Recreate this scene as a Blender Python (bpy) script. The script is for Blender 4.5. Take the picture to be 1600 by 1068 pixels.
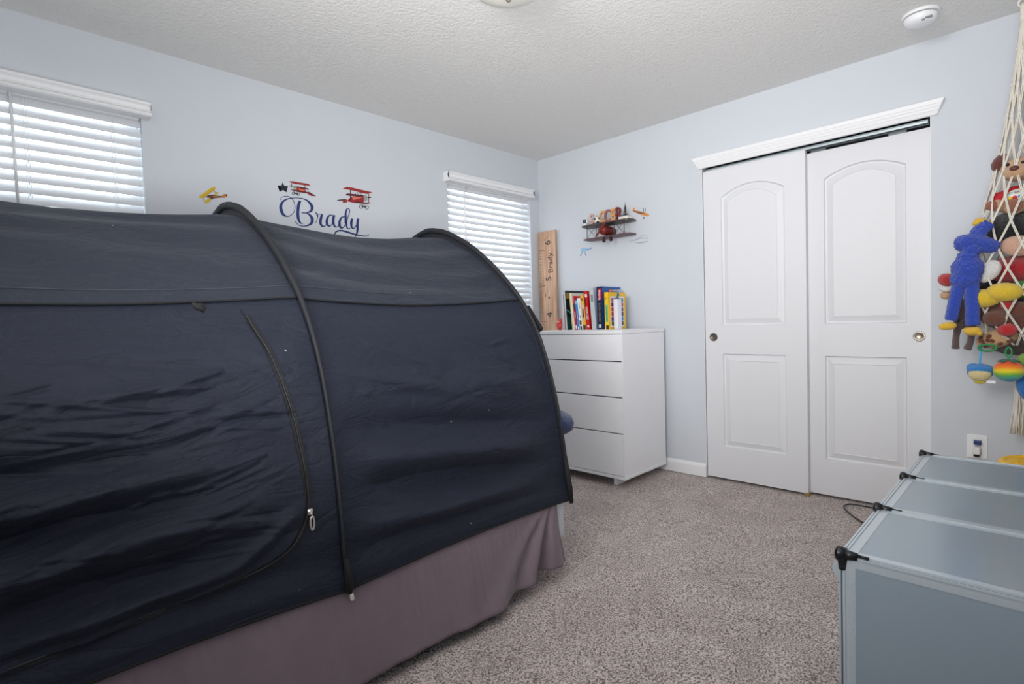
import bpy, bmesh, math, random
from mathutils import Vector, Matrix, noise
random.seed(7)
PI = math.pi
for o in list(bpy.data.objects): bpy.data.objects.remove(o, do_unlink=True)
scene = bpy.context.scene
C = scene.collection

# ------------------------------------------------------------------ camera
F = 843.62
YAW, PITCH, ROLL = 0.7790, -0.0365, -0.0300
CAM = Vector((-3.4797, -3.0629, 1.0832))
fw = Vector((math.cos(YAW)*math.cos(PITCH), math.sin(YAW)*math.cos(PITCH), math.sin(PITCH)))
r0 = Vector((math.sin(YAW), -math.cos(YAW), 0)); u0 = r0.cross(fw)
rt = r0*math.cos(ROLL) + u0*math.sin(ROLL); up = u0*math.cos(ROLL) - r0*math.sin(ROLL)
cam_data = bpy.data.cameras.new('camera')
cam_data.sensor_width = 36; cam_data.lens = F/1600*36; cam_data.clip_start = .02
cam = bpy.data.objects.new('camera', cam_data); C.objects.link(cam)
cam.matrix_world = Matrix(((rt.x, up.x, -fw.x, CAM.x), (rt.y, up.y, -fw.y, CAM.y), (rt.z, up.z, -fw.z, CAM.z), (0, 0, 0, 1)))
scene.camera = cam

def at(ax, val, X, Y):
    """point of the photograph on the plane axis=val"""
    d = fw + rt*((X-800)/F) - up*((Y-534)/F)
    return CAM + d*((val-CAM[ax])/d[ax])

# ------------------------------------------------------------------ world, light, exposure
W = bpy.data.worlds.new('sky'); scene.world = W; W.use_nodes = True
nt = W.node_tree; nt.nodes.clear()
bg = nt.nodes.new('ShaderNodeBackground'); ou = nt.nodes.new('ShaderNodeOutputWorld')
bg.inputs[0].default_value = (0.92, 0.96, 1.0, 1); bg.inputs[1].default_value = 5.6
nt.links.new(bg.outputs[0], ou.inputs[0])
def area(name, loc, target, sx, sy, power, col, spread=180):
    l = bpy.data.lights.new(name, 'AREA'); l.shape = 'RECTANGLE'; l.size = sx; l.size_y = sy
    l.energy = power; l.color = col; l.spread = math.radians(spread)
    o = bpy.data.objects.new(name, l); C.objects.link(o); o.location = loc
    o.rotation_euler = (Vector(target)-Vector(loc)).to_track_quat('-Z', 'Y').to_euler()
    return o
area('fill_west', (-4.15, -2.3, 1.85), (0, -1.5, 1.75), 1.2, 1.0, 22.5, (1.0, .985, .97), 95)  # added fill lamp by the west wall, brightens the closet side
area('fill_ceiling_bounce', (-3.1, -2.95, 1.05), (-2.3, -2.0, 2.44), 1.2, .6, 37, (1.0, .985, .97), 150)  # added fill lamp aimed up at the ceiling, no real fixture
scene.view_settings.view_transform = 'Standard'; scene.view_settings.look = 'None'
scene.view_settings.exposure = 0.08; scene.view_settings.gamma = 1.0
scene.view_settings.use_curve_mapping = False

# ------------------------------------------------------------------ materials
def srgb(r, g, b):
    f = lambda v: (v/255/12.92 if v/255 <= .04045 else ((v/255+.055)/1.055)**2.4)
    return (f(r), f(g), f(b), 1)
MATS = {}
def mat(name, rgb, rough=.6, metal=0, var=.06, nscale=30, bump=0, bscale=80, bstretch=None, spec=None, sheen=0, trans=0, coat=0):
    if name in MATS: return MATS[name]
    m = bpy.data.materials.new(name); m.use_nodes = True; n = m.node_tree.nodes; l = m.node_tree.links
    p = n['Principled BSDF']
    p.inputs['Roughness'].default_value = rough; p.inputs['Metallic'].default_value = metal
    if spec is not None: p.inputs['Specular IOR Level'].default_value = spec
    if sheen: p.inputs['Sheen Weight'].default_value = sheen; p.inputs['Sheen Roughness'].default_value = .5
    if trans: p.inputs['Transmission Weight'].default_value = trans
    if coat: p.inputs['Coat Weight'].default_value = coat
    c = srgb(*rgb)
    tc = n.new('ShaderNodeTexCoord')
    nz = n.new('ShaderNodeTexNoise'); nz.inputs['Scale'].default_value = nscale; nz.inputs['Detail'].default_value = 4
    l.new(tc.outputs['Object'], nz.inputs['Vector'])
    mx = n.new('ShaderNodeMix'); mx.data_type = 'RGBA'
    mx.inputs[6].default_value = tuple(max(0, v*(1-var)) for v in c[:3])+(1,)
    mx.inputs[7].default_value = tuple(min(1, v*(1+var)) for v in c[:3])+(1,)
    l.new(nz.outputs['Fac'], mx.inputs[0]); l.new(mx.outputs[2], p.inputs['Base Color'])
    if bump:
        b = n.new('ShaderNodeBump'); b.inputs['Strength'].default_value = 1; b.inputs['Distance'].default_value = bump
        t = n.new('ShaderNodeTexNoise'); t.inputs['Scale'].default_value = bscale; t.inputs['Detail'].default_value = 5
        if bstretch:
            mp = n.new('ShaderNodeMapping'); mp.inputs['Scale'].default_value = bstretch
            l.new(tc.outputs['Object'], mp.inputs['Vector']); l.new(mp.outputs[0], t.inputs['Vector'])
        else: l.new(tc.outputs['Object'], t.inputs['Vector'])
        l.new(t.outputs['Fac'], b.inputs['Height']); l.new(b.outputs[0], p.inputs['Normal'])
    MATS[name] = m
    return m

wall_m = mat('wall_paint', (206, 211, 218), .75, var=.015, nscale=3, bump=.0004, bscale=220)
ceil_m = mat('ceiling_texture', (232, 231, 229), .9, var=.02, nscale=60, bump=.005, bscale=75, bstretch=(1, 1, .2))
white_m = mat('white_paint', (238, 239, 241), .45, var=.01)
door_m = mat('door_paint', (222, 223, 227), .5, var=.01, nscale=5)
blind_m = mat('blind_slat', (224, 227, 231), .5, var=.01)
vinyl_m = mat('vinyl', (230, 232, 235), .4, var=.01)
dress_m = mat('dresser_white', (242, 243, 247), .45, var=.02, nscale=12)
dark_m = mat('dark_gap', (18, 19, 21), .8)
metal_m = mat('track_aluminium', (128, 140, 146), .35, metal=.6, var=.05)
nickel_m = mat('brushed_nickel', (176, 166, 152), .35, metal=.9, var=.15, nscale=200)
nickel_dark = mat('dark_nickel', (110, 104, 96), .45, metal=.8, var=.2, nscale=200)
black_p = mat('black_plastic', (16, 17, 20), .28, var=.1)
cord_m = mat('cotton_cord', (232, 226, 214), .9, var=.08, nscale=150, bump=.002, bscale=400)

def carpet_material():
    m = bpy.data.materials.new('carpet_pile'); m.use_nodes = True; n = m.node_tree.nodes; l = m.node_tree.links
    p = n['Principled BSDF']; p.inputs['Roughness'].default_value = .95; p.inputs['Specular IOR Level'].default_value = .1
    p.inputs['Sheen Weight'].default_value = .2
    tc = n.new('ShaderNodeTexCoord')
    a = n.new('ShaderNodeTexNoise'); a.inputs['Scale'].default_value = 170; a.inputs['Detail'].default_value = 3; a.inputs['Roughness'].default_value = .7
    r = n.new('ShaderNodeValToRGB'); e = r.color_ramp.elements
    e[0].position = .39; e[0].color = srgb(96, 81, 78); e[1].position = .60; e[1].color = srgb(255, 243, 236)
    x = e.new(.5); x.color = srgb(212, 196, 190)
    b = n.new('ShaderNodeTexNoise'); b.inputs['Scale'].default_value = 4.5; b.inputs['Detail'].default_value = 4; b.inputs['Distortion'].default_value = .6
    r2 = n.new('ShaderNodeValToRGB'); e2 = r2.color_ramp.elements
    e2[0].position = .38; e2[0].color = (.87, .86, .86, 1); e2[1].position = .6; e2[1].color = (1, 1, 1, 1)
    mx = n.new('ShaderNodeMix'); mx.data_type = 'RGBA'; mx.blend_type = 'MULTIPLY'; mx.inputs[0].default_value = 1
    for t in (a, b): l.new(tc.outputs['Object'], t.inputs['Vector'])
    l.new(a.outputs['Fac'], r.inputs[0]); l.new(b.outputs['Fac'], r2.inputs[0])
    l.new(r.outputs[0], mx.inputs[6]); l.new(r2.outputs[0], mx.inputs[7]); l.new(mx.outputs[2], p.inputs['Base Color'])
    bp = n.new('ShaderNodeBump'); bp.inputs['Distance'].default_value = .012; bp.inputs['Strength'].default_value = .9
    l.new(a.outputs['Fac'], bp.inputs['Height']); l.new(bp.outputs[0], p.inputs['Normal'])
    return m
carpet_m = carpet_material()

def tent_material(name, rgb, sheen):
    m = bpy.data.materials.new(name); m.use_nodes = True; n = m.node_tree.nodes; l = m.node_tree.links
    p = n['Principled BSDF']; p.inputs['Roughness'].default_value = .62; p.inputs['Specular IOR Level'].default_value = .28
    p.inputs['Sheen Weight'].default_value = sheen; p.inputs['Sheen Roughness'].default_value = .45; p.inputs['Sheen Tint'].default_value = (.7, .75, .9, 1)
    tc = n.new('ShaderNodeTexCoord')
    mp = n.new('ShaderNodeMapping'); mp.inputs['Scale'].default_value = (.45, 1, 1.3)
    l.new(tc.outputs['Object'], mp.inputs['Vector'])
    nz = n.new('ShaderNodeTexNoise'); nz.inputs['Scale'].default_value = 9; nz.inputs['Detail'].default_value = 7; nz.inputs['Roughness'].default_value = .55; nz.inputs['Distortion'].default_value = .9
    l.new(mp.outputs[0], nz.inputs['Vector'])
    # creases: ridged noise
    s = n.new('ShaderNodeMath'); s.operation = 'SUBTRACT'; s.inputs[1].default_value = .5; l.new(nz.outputs['Fac'], s.inputs[0])
    ab = n.new('ShaderNodeMath'); ab.operation = 'ABSOLUTE'; l.new(s.outputs[0], ab.inputs[0])
    pw = n.new('ShaderNodeMath'); pw.operation = 'POWER'; pw.inputs[1].default_value = .6; l.new(ab.outputs[0], pw.inputs[0])
    wv = n.new('ShaderNodeTexNoise'); wv.inputs['Scale'].default_value = 700; l.new(tc.outputs['Object'], wv.inputs['Vector'])
    b1 = n.new('ShaderNodeBump'); b1.inputs['Distance'].default_value = .009; b1.inputs['Strength'].default_value = .9; l.new(pw.outputs[0], b1.inputs['Height'])
    b2 = n.new('ShaderNodeBump'); b2.inputs['Distance'].default_value = .0007; l.new(wv.outputs['Fac'], b2.inputs['Height']); l.new(b1.outputs[0], b2.inputs['Normal'])
    l.new(b2.outputs[0], p.inputs['Normal'])
    v = n.new('ShaderNodeTexNoise'); v.inputs['Scale'].default_value = 90; v.inputs['Detail'].default_value = 5; l.new(tc.outputs['Object'], v.inputs['Vector'])
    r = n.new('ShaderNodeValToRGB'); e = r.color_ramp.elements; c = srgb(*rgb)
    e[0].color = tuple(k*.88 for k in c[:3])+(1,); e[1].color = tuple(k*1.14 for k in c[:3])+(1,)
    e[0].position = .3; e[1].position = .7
    # scattered lint specks
    vo = n.new('ShaderNodeTexVoronoi'); vo.inputs['Scale'].default_value = 8; l.new(tc.outputs['Object'], vo.inputs['Vector'])
    th = n.new('ShaderNodeMath'); th.operation = 'LESS_THAN'; th.inputs[1].default_value = .022; l.new(vo.outputs['Distance'], th.inputs[0])
    mx = n.new('ShaderNodeMix'); mx.data_type = 'RGBA'; mx.inputs[7].default_value = srgb(150, 150, 155)
    l.new(v.outputs['Fac'], r.inputs[0]); l.new(r.outputs[0], mx.inputs[6]); l.new(th.outputs[0], mx.inputs[0])
    l.new(mx.outputs[2], p.inputs['Base Color'])
    return m
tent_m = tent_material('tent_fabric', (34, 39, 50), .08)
tent_shaded = tent_material('tent_fabric_shaded', (26, 31, 45), .05)  # same fabric, shade of the lower tent put into a darker colour
seam_m = mat('tent_seam', (8, 9, 13), .8)
sleeve_m = mat('hoop_sleeve', (19, 21, 29), .7, bump=.003, bscale=60)
zip_m = mat('zip_tape', (5, 5, 7), .6)
skirt_m = mat('bed_skirt_fabric', (116, 101, 109), .8, var=.05, nscale=40, bump=.004, bscale=20, bstretch=(1, 1, .35), sheen=.2)
quilt_m = mat('quilted_white', (205, 207, 212), .8, var=.05, nscale=120, bump=.004, bscale=90)

def glass_material():
    m = bpy.data.materials.new('window_glass'); m.use_nodes = True; n = m.node_tree.nodes; l = m.node_tree.links
    n.clear(); o = n.new('ShaderNodeOutputMaterial'); mi = n.new('ShaderNodeMixShader'); t = n.new('ShaderNodeBsdfTransparent'); g = n.new('ShaderNodeBsdfGlossy')
    g.inputs['Roughness'].default_value = .02; t.inputs[0].default_value = (.96, .98, .98, 1)
    mi.inputs[0].default_value = .06
    l.new(t.outputs[0], mi.inputs[1]); l.new(g.outputs[0], mi.inputs[2]); l.new(mi.outputs[0], o.inputs[0])
    return m
glass_m = glass_material()
def frosted_material(name, rgb, tr=.45):
    m = bpy.data.materials.new(name); m.use_nodes = True; n = m.node_tree.nodes; l = m.node_tree.links
    p = n['Principled BSDF']; p.inputs['Base Color'].default_value = srgb(*rgb); p.inputs['Roughness'].default_value = .3; p.inputs['Coat Weight'].default_value = 1; p.inputs['Coat Roughness'].default_value = .18; p.inputs['Coat IOR'].default_value = 1.6
    nz = n.new('ShaderNodeTexNoise'); nz.inputs['Scale'].default_value = 25; nz.inputs['Detail'].default_value = 5
    tc = n.new('ShaderNodeTexCoord'); l.new(tc.outputs['Object'], nz.inputs['Vector'])
    b = n.new('ShaderNodeBump'); b.inputs['Distance'].default_value = .0015; l.new(nz.outputs['Fac'], b.inputs['Height']); l.new(b.outputs[0], p.inputs['Normal'])
    mr = n.new('ShaderNodeMapRange'); mr.inputs[3].default_value = .25; mr.inputs[4].default_value = .42; l.new(nz.outputs['Fac'], mr.inputs[0]); l.new(mr.outputs[0], p.inputs['Roughness'])
    t = n.new('ShaderNodeBsdfTranslucent'); t.inputs[0].default_value = srgb(*rgb)
    mi = n.new('ShaderNodeMixShader'); mi.inputs[0].default_value = tr
    o = n['Material Output']; l.new(p.outputs[0], mi.inputs[1]); l.new(t.outputs[0], mi.inputs[2]); l.new(mi.outputs[0], o.inputs[0])
    return m
frost_m = frosted_material('frosted_plastic', (170, 187, 199), .32)
frost_rim = frosted_material('frosted_rim', (198, 210, 218), .2)
dome_m = mat('lamp_glass', (232, 230, 220), .3, var=.01)
wood_ruler = None
def wood_material(name, c1, c2, scale=6, stretch=(8, 8, .6)):
    m = bpy.data.materials.new(name); m.use_nodes = True; n = m.node_tree.nodes; l = m.node_tree.links
    p = n['Principled BSDF']; p.inputs['Roughness'].default_value = .6
    tc = n.new('ShaderNodeTexCoord'); mp = n.new('ShaderNodeMapping'); mp.inputs['Scale'].default_value = stretch
    nz = n.new('ShaderNodeTexNoise'); nz.inputs['Scale'].default_value = scale; nz.inputs['Detail'].default_value = 6; nz.inputs['Distortion'].default_value = .4
    r = n.new('ShaderNodeValToRGB'); e = r.color_ramp.elements; e[0].position = .35; e[1].position = .65; e[0].color = srgb(*c1); e[1].color = srgb(*c2)
    l.new(tc.outputs['Object'], mp.inputs[0]); l.new(mp.outputs[0], nz.inputs['Vector']); l.new(nz.outputs['Fac'], r.inputs[0]); l.new(r.outputs[0], p.inputs['Base Color'])
    return m
pine_m = wood_material('pine_board', (178, 138, 112), (214, 178, 150))

# ------------------------------------------------------------------ builders
def tag(o, label=None, cat=None, group=None, kind=None):
    if label: o['label'] = label
    if cat: o['category'] = cat
    if group: o['group'] = group
    if kind: o['kind'] = kind
    return o
def thing(name, label, cat, loc=(0, 0, 0), group=None):
    o = bpy.data.objects.new(name, None); C.objects.link(o); o.location = loc; o.empty_display_size = .05
    return tag(o, label, cat, group)
def obj(name, bm, m, parent=None, smooth=False, bevel=0, label=None):
    bmesh.ops.recalc_face_normals(bm, faces=bm.faces)
    me = bpy.data.meshes.new(name); bm.to_mesh(me); bm.free()
    me.materials.append(m)
    if smooth:
        for p in me.polygons: p.use_smooth = True
    o = bpy.data.objects.new(name, me); C.objects.link(o)
    if parent is not None:
        o.parent = parent
        o.matrix_parent_inverse = Matrix.Translation(-world_loc(parent))
    if bevel:
        b = o.modifiers.new('bevel', 'BEVEL'); b.width = bevel; b.segments = 2; b.limit_method = 'ANGLE'; b.angle_limit = .6
    if label: o['label'] = label
    return o
def world_loc(p):
    v = Vector(p.location)
    return v
def struct(name, bm, m, parent=None, **k):
    o = obj(name, bm, m, parent, **k)
    if parent is None: o['kind'] = 'structure'
    return o
def B(*boxes):
    bm = bmesh.new()
    for b in boxes: box(bm, *b)
    return bm
def box(bm, lo, hi, M=None):
    vs = [bm.verts.new(Vector((x, y, z))) for x in (lo[0], hi[0]) for y in (lo[1], hi[1]) for z in (lo[2], hi[2])]
    for f in ((0, 1, 3, 2), (4, 6, 7, 5), (0, 4, 5, 1), (2, 3, 7, 6), (0, 2, 6, 4), (1, 5, 7, 3)): bm.faces.new([vs[i] for i in f])
    if M is not None:
        for v in vs: v.co = M @ v.co
    return vs
def tube(bm, pts, rad, n=8, closed=False):
    pts = [Vector(p) for p in pts]; R = rad if isinstance(rad, (list, tuple)) else [rad]*len(pts)
    rings = []; N = len(pts); prev = None
    for i, p in enumerate(pts):
        a = pts[(i-1) % N] if (closed or i > 0) else p; b = pts[(i+1) % N] if (closed or i < N-1) else p
        t = (b-a).normalized() if (b-a).length > 1e-9 else Vector((0, 0, 1))
        if prev is None:
            nn = t.orthogonal().normalized()
        else:
            nn = (prev - t*prev.dot(t)); nn = nn.normalized() if nn.length > 1e-6 else t.orthogonal().normalized()
        prev = nn; bb = t.cross(nn)
        rings.append([bm.verts.new(p + nn*math.cos(2*PI*k/n)*R[i] + bb*math.sin(2*PI*k/n)*R[i]) for k in range(n)])
    for i in range(N if closed else N-1):
        A, D = rings[i], rings[(i+1) % N]
        for k in range(n): bm.faces.new((A[k], A[(k+1) % n], D[(k+1) % n], D[k]))
    if not closed:
        bm.faces.new(rings[0][::-1]); bm.faces.new(rings[-1])
def lathe(bm, prof, M=None, n=32):
    """prof: list of (r,z); closes where r==0"""
    rings = []
    for r, z in prof:
        if r <= 1e-6: rings.append([bm.verts.new((0, 0, z))])
        else: rings.append([bm.verts.new((r*math.cos(2*PI*k/n), r*math.sin(2*PI*k/n), z)) for k in range(n)])
    for A, D in zip(rings, rings[1:]):
        for k in range(n):
            a = A if len(A) == 1 else (A[k], A[(k+1) % n]); d = D if len(D) == 1 else (D[(k+1) % n], D[k])
            v = list(a)+list(d)
            if len(v) > 2: bm.faces.new(v)
    if M is not None:
        for rg in rings:
            for v in rg: v.co = M @ v.co
def poly_prism(bm, pts3, thick):
    """flat polygon of 3D points extruded by vector thick"""
    a = [bm.verts.new(p) for p in pts3]; b = [bm.verts.new(Vector(p)+Vector(thick)) for p in pts3]; n = len(a)
    fa = bm.faces.new(a); fb = bm.faces.new(b[::-1])
    for i in range(n): bm.faces.new((a[i], b[i], b[(i+1) % n], a[(i+1) % n]))
    if n > 4: bmesh.ops.triangulate(bm, faces=[fa, fb])
def ell(bm, c, r, M=None, sub=3):
    T = Matrix.Translation(c) @ (M.to_4x4() if M is not None else Matrix()) @ Matrix.Diagonal((r[0], r[1], r[2], 1))
    bmesh.ops.create_icosphere(bm, subdivisions=sub, radius=1, matrix=T)
def spline(pts, k=8):
    """Catmull-Rom through tuples of any length"""
    out = []; P = [pts[0]]+list(pts)+[pts[-1]]
    for i in range(1, len(P)-2):
        for j in range(k):
            t = j/k; t2 = t*t; t3 = t2*t
            out.append(tuple(.5*((2*b)+(-a+c)*t+(2*a-5*b+4*c-d)*t2+(-a+3*b-3*c+d)*t3) for a, b, c, d in zip(P[i-1], P[i], P[i+1], P[i+2])))
    out.append(tuple(pts[-1])); return out
def text_mesh(s, size, depth, M, font_shear=0, align='CENTER', offset=0):
    cu = bpy.data.curves.new('t', 'FONT'); cu.body = s; cu.size = size; cu.extrude = depth/2; cu.align_x = align; cu.align_y = 'CENTER'; cu.shear = font_shear; cu.resolution_u = 3; cu.offset = offset
    o = bpy.data.objects.new('t', cu); C.objects.link(o); bpy.context.view_layer.update()
    me = bpy.data.meshes.new_from_object(o.evaluated_get(bpy.context.evaluated_depsgraph_get()))
    bm = bmesh.new(); bm.from_mesh(me); bmesh.ops.transform(bm, matrix=M, verts=bm.verts)
    bpy.data.objects.remove(o); bpy.data.meshes.remove(me); return bm
def axes(loc, xa, ya):
    xa = Vector(xa).normalized(); ya = Vector(ya).normalized(); za = xa.cross(ya)
    return Matrix(((xa.x, ya.x, za.x, loc[0]), (xa.y, ya.y, za.y, loc[1]), (xa.z, ya.z, za.z, loc[2]), (0, 0, 0, 1)))
def on_wall_east(y, z, x=0): return axes((x, y, z), (0, -1, 0), (0, 0, 1))     # text reads along -y, faces -x
H = 2.44

# ------------------------------------------------------------------ structure
XW, YS = -4.25, -3.27
floor_bm = bmesh.new()
nx, ny = 170, 130
g = [[floor_bm.verts.new((XW-.12+(0.90-XW+.12)*i/nx, YS-.12+(.15-YS+.12)*j/ny, 0)) for j in range(ny+1)] for i in range(nx+1)]
for row in g:
    for v in row: v.co.z = -.004+.004*noise.noise(v.co*9)+.003*noise.noise(v.co*30)
for i in range(nx):
    for j in range(ny): floor_bm.faces.new((g[i][j], g[i+1][j], g[i+1][j+1], g[i][j+1]))
struct('floor', floor_bm, carpet_m, smooth=True)
struct('ceiling', B(((XW-.12, YS-.12, H), (.9, .15, H+.1))), ceil_m)
W1 = (-3.70, -2.842, 1.18, 2.14)   # x0,x1,z0,z1
W2 = (-.992, -.118, .80, 2.14)
wn = []
for x0, x1 in ((XW-.12, W1[0]), (W1[1], W2[0]), (W2[1], 0.12)): wn.append(((x0, 0, 0), (x1, .15, H)))
for w in (W1, W2): wn += [((w[0], 0, 0), (w[1], .15, w[2])), ((w[0], 0, w[3]), (w[1], .15, H))]
struct('wall_north', B(*wn), wall_m)
CY0, CY1, CZ = -1.441, -2.648, 2.075
struct('wall_east', B(((0, CY0, 0), (.12, 0, H)), ((0, YS, 0), (.12, CY1, H)), ((0, CY1, CZ), (.12, CY0, H))), wall_m)
struct('wall_south', B(((XW-.12, YS-.12, 0), (.9, YS, H))), wall_m)
struct('wall_west', B(((XW-.12, YS, 0), (XW, 0, H))), wall_m)
struct('wall_closet', B(((.78, YS, 0), (.9, 0, H)), ((.12, CY0+.25, 0), (.78, CY0+.35, H)), ((.12, CY1-.35, 0), (.78, CY1-.25, H))), wall_m)
# baseboards with a stepped top
def baseboard(name, y0, y1):
    bm = bmesh.new()
    prof = [(0, 0), (-.014, 0), (-.014, .068), (-.010, .078), (-.006, .086), (0, .088)]
    poly_prism(bm, [Vector((x, y0, z)) for x, z in prof], (0, y1-y0, 0))
    return struct(name, bm, white_m)
baseboard('baseboard_east', -.0, CY0)
baseboard('baseboard_southeast', CY1, YS)
bm = bmesh.new(); poly_prism(bm, [Vector((XW, y, z)) for y, z in [(0, 0), (-.014, 0), (-.014, .068), (-.006, .086), (0, .088)]], (-XW-.02, 0, 0)); struct('baseboard_north', bm, white_m)

# ------------------------------------------------------------------ closet: head casing, track, jambs, sliding doors
bm = bmesh.new()
def casing_prof(yb):   # flared fluted crown strip
    return [(0, 2.058), (-.016, 2.058), (-.021, 2.068), (-.0245, 2.076), (-.0275, 2.079), (-.0315, 2.090), (-.0345, 2.093), (-.0385, 2.104), (-.0415, 2.107), (-.047, 2.126), (0, 2.126)]
ybot = (-1.425, -2.675); ytop = (-1.392, -2.708)
A, D = [], []
for x, z in casing_prof(0):
    k = (z-2.058)/.068
    A.append(bm.verts.new((x, ybot[0]+(ytop[0]-ybot[0])*k, z))); D.append(bm.verts.new((x, ybot[1]+(ytop[1]-ybot[1])*k, z)))
n = len(A); bm.faces.new(A); bm.faces.new(D[::-1])
for i in range(n): bm.faces.new((A[i], D[i], D[(i+1) % n], A[(i+1) % n]))
struct('trim_1', bm, white_m)
track = struct('closet_track', B(((.012, CY1+.012, 2.052), (.10, CY0-.022, 2.07)), ((.012, CY1+.012, 2.036), (.017, CY0-.022, 2.07)), ((.052, CY1+.012, 2.034), (.057, CY0-.022, 2.07))), metal_m)
track.name = 'trim_2'
obj('track_lip', B(((.009, CY1+.012, 2.034), (.0125, CY0-.022, 2.044))), mat('bright_aluminium', (196, 206, 210), .3, metal=.5), track)
for y in (-2.12, -2.50): obj('roller_bracket', B(((.060, y-.04, 2.012), (.066, y+.04, 2.05))), mat('grey_bracket', (120, 124, 128), .4, metal=.6), track)
for side, y in (('left', CY0), ('right', CY1)):
    s = -1 if side == 'left' else 1
    struct('trim_%d' % (3 if side == 'left' else 4), B(((.0, min(y, y+s*.0015), 0), (.12, max(y, y+s*.0015), CZ))), white_m)

def sliding_door(n, y0, y1, z0, z1, x, ys, arch_z, rows, pull_y, pull_m):
    """panelled slab: front face at x, rows = (upper z0, spring z, lower z0, lower z1), ys = (left,right)"""
    top = []; K = 14
    a, b = ys; w = abs(b-a)
    zb, zs, l0, l1 = rows
    def outline(inset, lower=False):
        if lower: return [(a-inset, l0+inset), (b+inset, l0+inset), (b+inset, l1-inset), (a-inset, l1-inset)]
        pts = [(a-inset, zb+inset), (b+inset, zb+inset)]
        for k in range(K+1):
            t = k/K; y = (b+inset)+((a-inset)-(b+inset))*t
            arch = (arch_z-zs)*(1-(2*t-1)**2)
            pts.append((y, zs-inset+arch))
        return pts
    bm = bmesh.new()
    def loop(pts, xx): return [bm.verts.new((xx, y, z)) for y, z in pts]
    outer = loop([(y0, z0), (y1, z0), (y1, z1), (y0, z1)], x)
    edges = [bm.edges.new((outer[i], outer[(i+1) % 4])) for i in range(4)]
    for lower in (False, True):
        first = loop(outline(0, lower), x); N = len(first)
        edges += [bm.edges.new((first[i], first[(i+1) % N])) for i in range(N)]
        prev = first
        for ins, dx in ((.005, .012), (.012, .014), (.044, .002), (.048, .0045)):
            cur = loop(outline(ins, lower), x+dx)
            for i in range(N): bm.faces.new((prev[i], prev[(i+1) % N], cur[(i+1) % N], cur[i]))
            prev = cur
        f = bm.faces.new(prev)
    bmesh.ops.triangle_fill(bm, use_beauty=True, use_dissolve=False, edges=edges)
    back = loop([(y0, z0), (y1, z0), (y1, z1), (y0, z1)], x+.035); bm.faces.new(back)
    for i in range(4): bm.faces.new((outer[i], outer[(i+1) % 4], back[(i+1) % 4], back[i]))
    d = struct('door_%d' % n, bm, door_m)
    bm = bmesh.new()
    M = Matrix.Translation((x, pull_y, .945)) @ Matrix.Rotation(-PI/2, 4, 'Y')
    lathe(bm, [(0, .0008), (.017, .0008), (.0190, .0028), (.024, .0034), (.027, .0014), (.027, -.001)], M, 28)
    obj('door_pull', bm, pull_m, d, smooth=True, label='round recessed nickel finger pull')
    return d
# arches: left front door, right rear door
sliding_door(1, -1.449, -2.066, .012, 2.034, .002, (-1.563, -1.950), 1.912, (1.018, 1.850, .222, .836), -1.503, nickel_dark)
sliding_door(2, -2.030, -2.645, .012, 2.018, .045, (-2.150, -2.540), 1.912, (1.018, 1.856, .222, .832), -2.602+.008, nickel_m)
gd = tag(obj('floor_guide', B(((-.012, -2.075, 0), (.04, -2.045, .014))), mat('brass_guide', (140, 120, 70), .4), None), 'small brass sliding door guide on carpet where the closet doors meet', 'guide')

# ------------------------------------------------------------------ windows and blinds
def window(n, w, rail):
    x0, x1, z0, z1 = w
    fr = struct('window_%d' % n, B(((x0, .09, z0), (x0+.045, .14, z1)), ((x1-.045, .09, z0), (x1, .14, z1)), ((x0+.045, .09, z0), (x1-.045, .14, z0+.05)), ((x0+.045, .09, z1-.045), (x1-.045, .14, z1))), vinyl_m, bevel=.003)
    obj('meeting_rail', B(((x0+.045, .085, rail-.022), (x1-.045, .135, rail+.022))), vinyl_m, fr, bevel=.003)
    obj('upper_pane', B(((x0+.045, .115, rail+.022), (x1-.045, .119, z1-.045))), glass_m, fr)
    obj('lower_pane', B(((x0+.045, .108, z0+.05), (x1-.045, .112, rail-.022))), glass_m, fr)
    obj('window_sill', B(((x0-.02, -.03, z0-.022), (x1+.02, .09, z0))), white_m, fr, bevel=.004)
window(1, W1, 1.712); window(2, W2, 1.36)

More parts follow.
